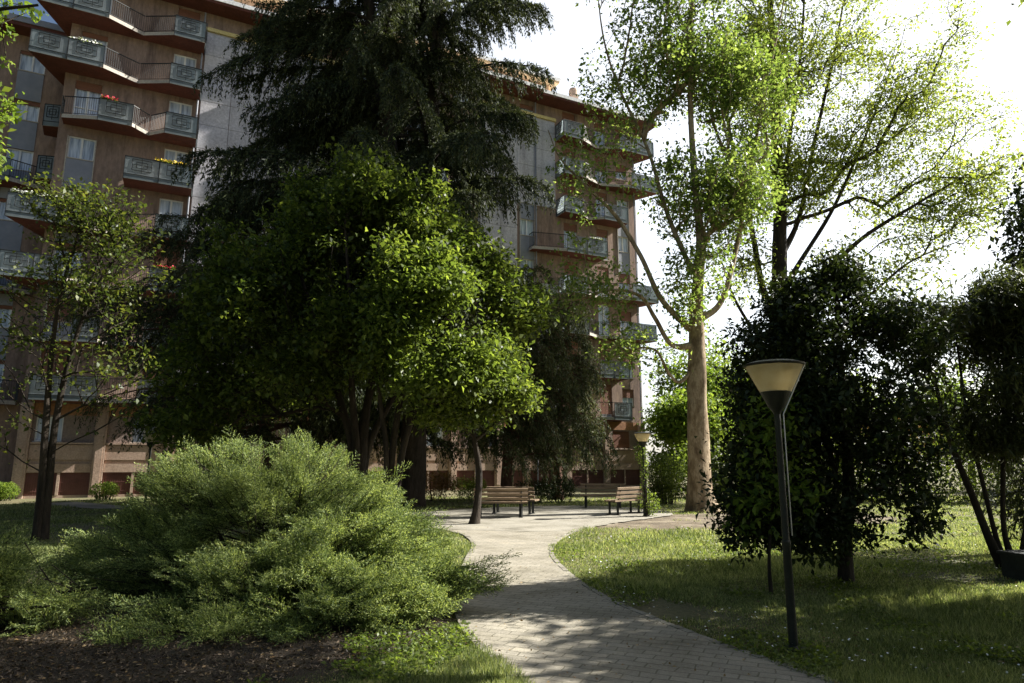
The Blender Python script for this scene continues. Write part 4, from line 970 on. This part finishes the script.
# low bushes and hedges
mass('round_bush', 'round clipped bush on thin stems between the plaza lamp and the plane trunk', 'shrub', (6.2, 27.5, 0), [bl(663, 474, 27.5, 19, 19, .8), bl(662, 492, 27.5, 15, 12, .6, .2)], 7000, .075, 'maple', gap=-2, stems=24)
mass('ivy', 'ivy and suckers climbing the pole of the plaza lamp', 'climber', (4.15, 21.25, 0), [(4.12, 21.2, 1.4, .16, .16, .9), (4.25, 21.3, .4, .35, .3, .4), (4.0, 21.2, 2.0, .2, .2, .35)], 900, .08, 'hedge', gap=-2, stems=10)
hd = [((9.4, 33, 0), [(8.6, 33, 1.2, 1.9, 1.2, 1.5), (11.0, 33, 1.3, 2.0, 1.2, 1.6)], 'hedge', 'leafy green hedge behind the round clipped bush', 9000),
      ((14.0, 31, 0), [(12.8, 31, 1.4, 2.6, 1.3, 1.8), (15.5, 30.5, 1.5, 2.6, 1.3, 1.7)], 'hedge', 'mid green hedge behind the dark evergreen', 11000),
      ((19.5, 29, 0), [(19.0, 29, 1.4, 2.8, 1.3, 1.9), (22.5, 28.5, 1.6, 2.8, 1.3, 1.9)], 'maple', 'dark hedge seen under the leaning tree', 12000),
      ((16.5, 33, 0), [(15.5, 33, 2.4, 2.4, 1.2, 1.5), (18.5, 32.5, 2.6, 2.2, 1.2, 1.2)], 'redhedge', 'hedge with red young leaves seen past the dark evergreen', 7000),
      ((27.5, 27, 0), [(26, 27, 1.6, 3, 1.3, 2), (30, 26, 1.8, 3, 1.3, 2.2)], 'hedge', 'green hedge at the far right behind the leaning tree', 12000)]
for b_, bb, mt, lab, n_ in hd: mass('hedge', lab, 'hedge', b_, bb, n_, .14, mt, gap=-1.1, stems=40, gscale=1.6)
small = [((-22.6, 30.2), .8, .8, 'bright', 'bush at the left edge by the foot of the building'), ((-18.6, 31.2), .65, .8, 'bright', 'bush before the pier left of the lamp on the lawn'), ((-16.4, 31.9), .6, .6, 'hedge', 'low bush under the basement grilles left of the lawn lamp'),
         ((-3.4, 30.5), 1.1, 1.3, 'redhedge', 'yellowish bush right of the cedar trunk'), ((-2.0, 31.5), .9, 1.1, 'bright', 'bright green bush left of the red conifer trunk'),
         ((.9, 28.5), 1.0, 1.0, 'laurel', 'dark low bush behind the left benches'), ((2.0, 29.2), .8, 1.1, 'laurel', 'dark low bush left of the far bench'), ((-6.2, 33), 1.3, 1.5, 'hedge', 'bush behind the stems of the broadleaf trees'), ((-9.5, 31), 1.5, 1.6, 'maple', 'shaded bush behind the big juniper')]
for (x, y), r_, h_, mt, lab in small: mass('bush', lab, 'shrub', (x, y, 0), [(x, y, h_ * .5, r_, r_ * .8, h_ * .5), (x + r_ * .4, y, h_ * .65, r_ * .5, r_ * .5, h_ * .4)], int(2600 * r_), .085, mt, gap=-1.1, stems=16, gscale=3)

# background trees right of the building and behind
bgt = [((12.2, 44), [(12.2, 44, 6.5, 3.0, 2.5, 3.2), (11.0, 43.5, 4.2, 2.2, 2, 2.2), (14.0, 44, 4.6, 2.6, 2, 2.6)], 'bright', 'sunlit tree beside the right corner of the building'),
       ((16, 48), [(16, 48, 6.5, 3.4, 3, 3.4), (13.5, 47.5, 4, 3, 2.5, 2.5)], 'bright', 'pale green tree far behind the plane trunk'),
       ((22, 46), [(22, 46, 5.2, 3.6, 3, 3.2), (19.5, 45, 3.6, 3, 2.5, 2.2)], 'hedge', 'distant tree behind the dark evergreen'),
       ((29, 43), [(29, 43, 5.0, 3.8, 3, 3.0), (26, 43, 3.6, 3, 2.5, 2.2)], 'bright', 'distant tree behind the leaning stems'),
       ((36, 40), [(36, 40, 5.8, 4, 3, 3.6), (33, 40, 4, 3, 2.5, 2.5)], 'hedge', 'distant tree at the far right behind the hedges'),
       ((43, 36), [(43, 36, 5.8, 4, 3, 3.6), (40, 37, 4, 3, 2.5, 2.5)], 'hedge', 'outermost distant tree right of the hedges'),
       ((9.8, 37), [(9.8, 37, 3.6, 1.8, 1.6, 1.7), (9.0, 36.6, 2.4, 1.3, 1.4, 1.2)], 'bright', 'small yellow-green tree between the hedge and the building corner')]
for (x, y), bb, mt, lab in bgt:
    top = max(b[2] for b in bb)
    tree('background_tree', lab, 'tree', (x, y, 0), [[(x, y, -.05, .24), (x + .1, y, top * .5, .17), (x, y, top, .07), (x, y, top + 1.5, .02)]], bb, 420, 26, .24, mt, 'bark', spread=.4, gap=-.7, gscale=1.2, lowest=1.2, twig=.45, tipr=.012, group='trees beyond the lawn', ksides=8)
for i, (x, y) in enumerate([(-34, 20), (-30, 9), (-22, 40), (-40, 32)]):
    tree('background_tree', ['tree left of the picture before the set-back wing', 'nearer tree left of the picture', 'tree at the left end of the building', 'farthest tree left of the picture'][i], 'tree', (x, y, 0), [[(x, y, -.05, .3), (x, y, 5, .2), (x, y, 9, .04)]],
         [(x, y, 6, 4, 4, 3.5), (x + 1, y - 1, 8.5, 2.5, 2.5, 2)], 300, 24, .28, 'maple', 'bark', spread=.5, gap=-.8, gscale=1.0, lowest=1.5, twig=.5, tipr=.015, group='trees beyond the lawn', ksides=8)

# ------------------------------------------------------------------ grass, daisies, litter
LE, RE = left_edge, right_edge
def on_path(x, y):
    l = np.interp(y, LE[:, 1], LE[:, 0]); r = np.interp(y, RE[:, 1], RE[:, 0])
    j = rng.uniform(-.04, .09, len(x)); a = (x > l - j) & (x < r + j) & (y < 18.5)
    p = ((x + .3) / 5.2) ** 2 + ((y - 21.3) / 4.3) ** 2 < 1
    bl_ = (y > 22) & (y < 30) & (x < -6.5) & (np.abs(y - np.interp(x, [-19.1, -16.2, -13.2, -10.2, -7], [28.6, 26.5, 24.9, 23.6, 22.7])) < .8)
    return a | p | bl_
def dirtish(x, y):
    a = ((x - 6.2) / 5.5) ** 2 + ((y - 18.9 - .2 * x) / 2.3) ** 2 < 1
    b = ((x + 4.6) / 4.1) ** 2 + ((y - 8.4) / 4.0) ** 2 < 1
    c_ = ((x + 3) / 3.6) ** 2 + ((y - 18.8) / 4.6) ** 2 < 1
    return a | b | c_
def scatter(n, ymin, ymax, half=1.05):
    y = 1 / rng.uniform(1 / ymax, 1 / ymin, n); x = rng.uniform(-1, 1, n) * (y * .766 * half + .6)
    return x, y
x, y = scatter(1150000, 4.3, 34)
P = np.stack([x, y, 0 * x], 1)
den = field(P, 2.4, 21) * .5 + field(P, .7, 22) * .5 + .9 * rng.random(len(x))
keep = ~on_path(x, y) & (den + .35 * field(P, .45, 27) > np.where(dirtish(x, y), np.where(y > 14, .75, 1.1), -.4)) & (y < 31.5 + .5 * (x + 17))
x, y, P = x[keep], y[keep], P[keep]
tall = (.9 + .5 * field(P, 1.7, 23) + .5 * (field(P, 5.5, 24) > .9)).clip(.4, 2.4)
h = tall * rng.uniform(.022, .078, len(x)) * (1 + y * .012); w = .0045 + .0011 * y * rng.uniform(.7, 1.3, len(x))
d = unit(np.stack([rng.normal(size=len(x)) * .6, rng.normal(size=len(x)) * .6, np.ones(len(x))], 1))
a = rng.uniform(0, np.pi, len(x)); sd = np.stack([np.cos(a), np.sin(a), 0 * a], 1)
V = np.empty((len(x), 3, 3)); P[:, 2] = -.002
V[:, 0] = P - sd * w[:, None] * .5; V[:, 1] = P + sd * w[:, None] * .5; V[:, 2] = P + d * h[:, None]
tag(npmesh('grass', V.reshape(-1, 3), np.arange(3 * len(x)).reshape(-1, 3), [M['grass']]), kind='stuff')
# low broad-leaved weeds and clover between the blades
x, y = scatter(150000, 4.5, 24); P = np.stack([x, y, 0 * x], 1)
keep = ~on_path(x, y) & (field(P, 3.1, 41) + .6 * field(P, 1.0, 42) > np.where(dirtish(x, y), 1.5, .55)); P = P[keep]
P[:, 2] = rng.uniform(.015, .06, len(P)); dd = unit(np.stack([rng.normal(size=len(P)), rng.normal(size=len(P)), rng.uniform(0, .7, len(P))], 1))
L = rng.uniform(.02, .045, len(P)) * (1 + .03 * P[:, 1]); V, Fc = blades(P, dd, L, L * .6, flat=np.tile([0, 0, 1.], (len(P), 1)))
tag(npmesh('weeds', V, Fc, [M['hedge']]), kind='stuff')
x, y = scatter(2600, 5, 26); P = np.stack([x, y, 0 * x], 1)
keep = ~on_path(x, y) & ~dirtish(x, y) & (field(P, 1.1, 31) > .15) & (x > .3); P = P[keep]
P[:, 2] = rng.uniform(.05, .10, len(P)); k = 6; ang = np.arange(k) * 2 * np.pi / k; r = .006 + .0006 * P[:, 1]
tilt = unit(rng.normal(size=P.shape) * .3 + [0, 0, 1]); aa = unit(np.cross(tilt, [0, 1., 0])); bb = np.cross(tilt, aa)
V = P[:, None] + (aa[:, None] * np.cos(ang)[None, :, None] + bb[:, None] * np.sin(ang)[None, :, None]) * r[:, None, None]
tag(npmesh('daisies', V.reshape(-1, 3), np.arange(k * len(P)).reshape(-1, k), [M['white']]), kind='stuff')
# leaf litter on soil, lawn and path
x, y = scatter(6000, 4.5, 24); P = np.stack([x, y, np.where(on_path(x, y), .045, .03)], 1)
keep = ~on_path(x, y) | (rng.random(len(x)) < .22); P = P[keep]
dd = unit(np.stack([rng.normal(size=len(P)), rng.normal(size=len(P)), rng.normal(size=len(P)) * .15], 1))
L = rng.uniform(.015, .04, len(P)) * (1 + P[:, 1] * .02); V, Fc = blades(P, dd, L, L * .5, flat=np.tile([0, 0, 1.], (len(P), 1)))
tag(npmesh('fallen_leaves', V, Fc, [M['deadleaf']]), kind='stuff')

# needles, twigs and crumbs of earth under the junipers
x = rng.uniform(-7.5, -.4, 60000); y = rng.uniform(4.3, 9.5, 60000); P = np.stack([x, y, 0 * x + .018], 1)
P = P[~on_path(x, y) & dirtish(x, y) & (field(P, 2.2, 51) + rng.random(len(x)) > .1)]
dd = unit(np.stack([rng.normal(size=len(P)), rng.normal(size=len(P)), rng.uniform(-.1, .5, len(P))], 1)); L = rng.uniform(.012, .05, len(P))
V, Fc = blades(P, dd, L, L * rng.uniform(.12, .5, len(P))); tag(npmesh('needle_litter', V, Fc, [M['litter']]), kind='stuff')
# ------------------------------------------------------------------ light, sky, camera
SUN_AZ, SUN_EL = R(71.5), R(37)         # azimuth clockwise from +Y
w = bpy.data.worlds.new('World'); bpy.context.scene.world = w; w.use_nodes = True
t = w.node_tree; t.nodes.clear()
sky = t.nodes.new('ShaderNodeTexSky'); sky.sky_type = 'NISHITA'; sky.sun_disc = False
sky.sun_elevation = SUN_EL; sky.sun_rotation = SUN_AZ; sky.air_density = 1.0; sky.dust_density = 2.0; sky.ozone_density = 1.0
bg = t.nodes.new('ShaderNodeBackground'); bg.inputs[1].default_value = SKYSTR
# white glow added to the sky ahead, kept narrow so shade stays dark
tc = t.nodes.new('ShaderNodeTexCoord'); dt = t.nodes.new('ShaderNodeVectorMath'); dt.operation = 'DOT_PRODUCT'
va, ve = R(34), R(30); dt.inputs[1].default_value = (math.sin(va) * math.cos(ve), math.cos(va) * math.cos(ve), math.sin(ve))
t.links.new(tc.outputs['Generated'], dt.inputs[0])
mr = t.nodes.new('ShaderNodeMapRange'); mr.interpolation_type = 'SMOOTHSTEP'
mr.inputs['From Min'].default_value = .62; mr.inputs['From Max'].default_value = .97; mr.inputs['To Min'].default_value = 0; mr.inputs['To Max'].default_value = SKYGLOW
t.links.new(dt.outputs['Value'], mr.inputs['Value'])
cl = t.nodes.new('ShaderNodeTexNoise'); cl.inputs['Scale'].default_value = 2.2; cl.inputs['Detail'].default_value = 5; t.links.new(tc.outputs['Generated'], cl.inputs['Vector'])
ml = t.nodes.new('ShaderNodeMath'); ml.operation = 'MULTIPLY_ADD'; ml.inputs[1].default_value = .5; ml.inputs[2].default_value = .75; t.links.new(cl.outputs['Fac'], ml.inputs[0])
mm = t.nodes.new('ShaderNodeMath'); mm.operation = 'MULTIPLY'; t.links.new(mr.outputs[0], mm.inputs[0]); t.links.new(ml.outputs[0], mm.inputs[1])
bg2 = t.nodes.new('ShaderNodeBackground'); bg2.inputs[0].default_value = (1, .99, .965, 1); t.links.new(mm.outputs[0], bg2.inputs[1])
ad = t.nodes.new('ShaderNodeAddShader')
wo = t.nodes.new('ShaderNodeOutputWorld'); t.links.new(sky.outputs[0], bg.inputs[0]); t.links.new(bg.outputs[0], ad.inputs[0]); t.links.new(bg2.outputs[0], ad.inputs[1]); t.links.new(ad.outputs[0], wo.inputs[0])
l = bpy.data.lights.new('sun', 'SUN'); l.energy = 4.5; l.angle = R(.53); l.color = (1, .965, .90)
lo_ = bpy.data.objects.new('sun', l); C.objects.link(lo_)
sd = Vector((math.sin(SUN_AZ) * math.cos(SUN_EL), math.cos(SUN_AZ) * math.cos(SUN_EL), math.sin(SUN_EL)))
lo_.rotation_euler = sd.to_track_quat('Z', 'Y').to_euler()
cam = bpy.data.cameras.new('camera'); co = bpy.data.objects.new('camera', cam); C.objects.link(co)
cam.sensor_width = 36; cam.lens = F / 1024 * 36; cam.clip_end = 2000; cam.clip_start = .05
co.location = (0, 0, EYE); co.rotation_euler = (R(90) + PITCH, 0, 0)
sc = bpy.context.scene; sc.camera = co
sc.view_settings.view_transform = 'Standard'; sc.view_settings.look = 'None'; sc.view_settings.gamma = 1; sc.view_settings.exposure = EXPO
sc.view_settings.use_curve_mapping = False
sc.render.engine = 'CYCLES'
cy = sc.cycles; cy.max_bounces = 7; cy.diffuse_bounces = 3; cy.glossy_bounces = 2; cy.transmission_bounces = 4; cy.transparent_max_bounces = 6
cy.use_denoising = True
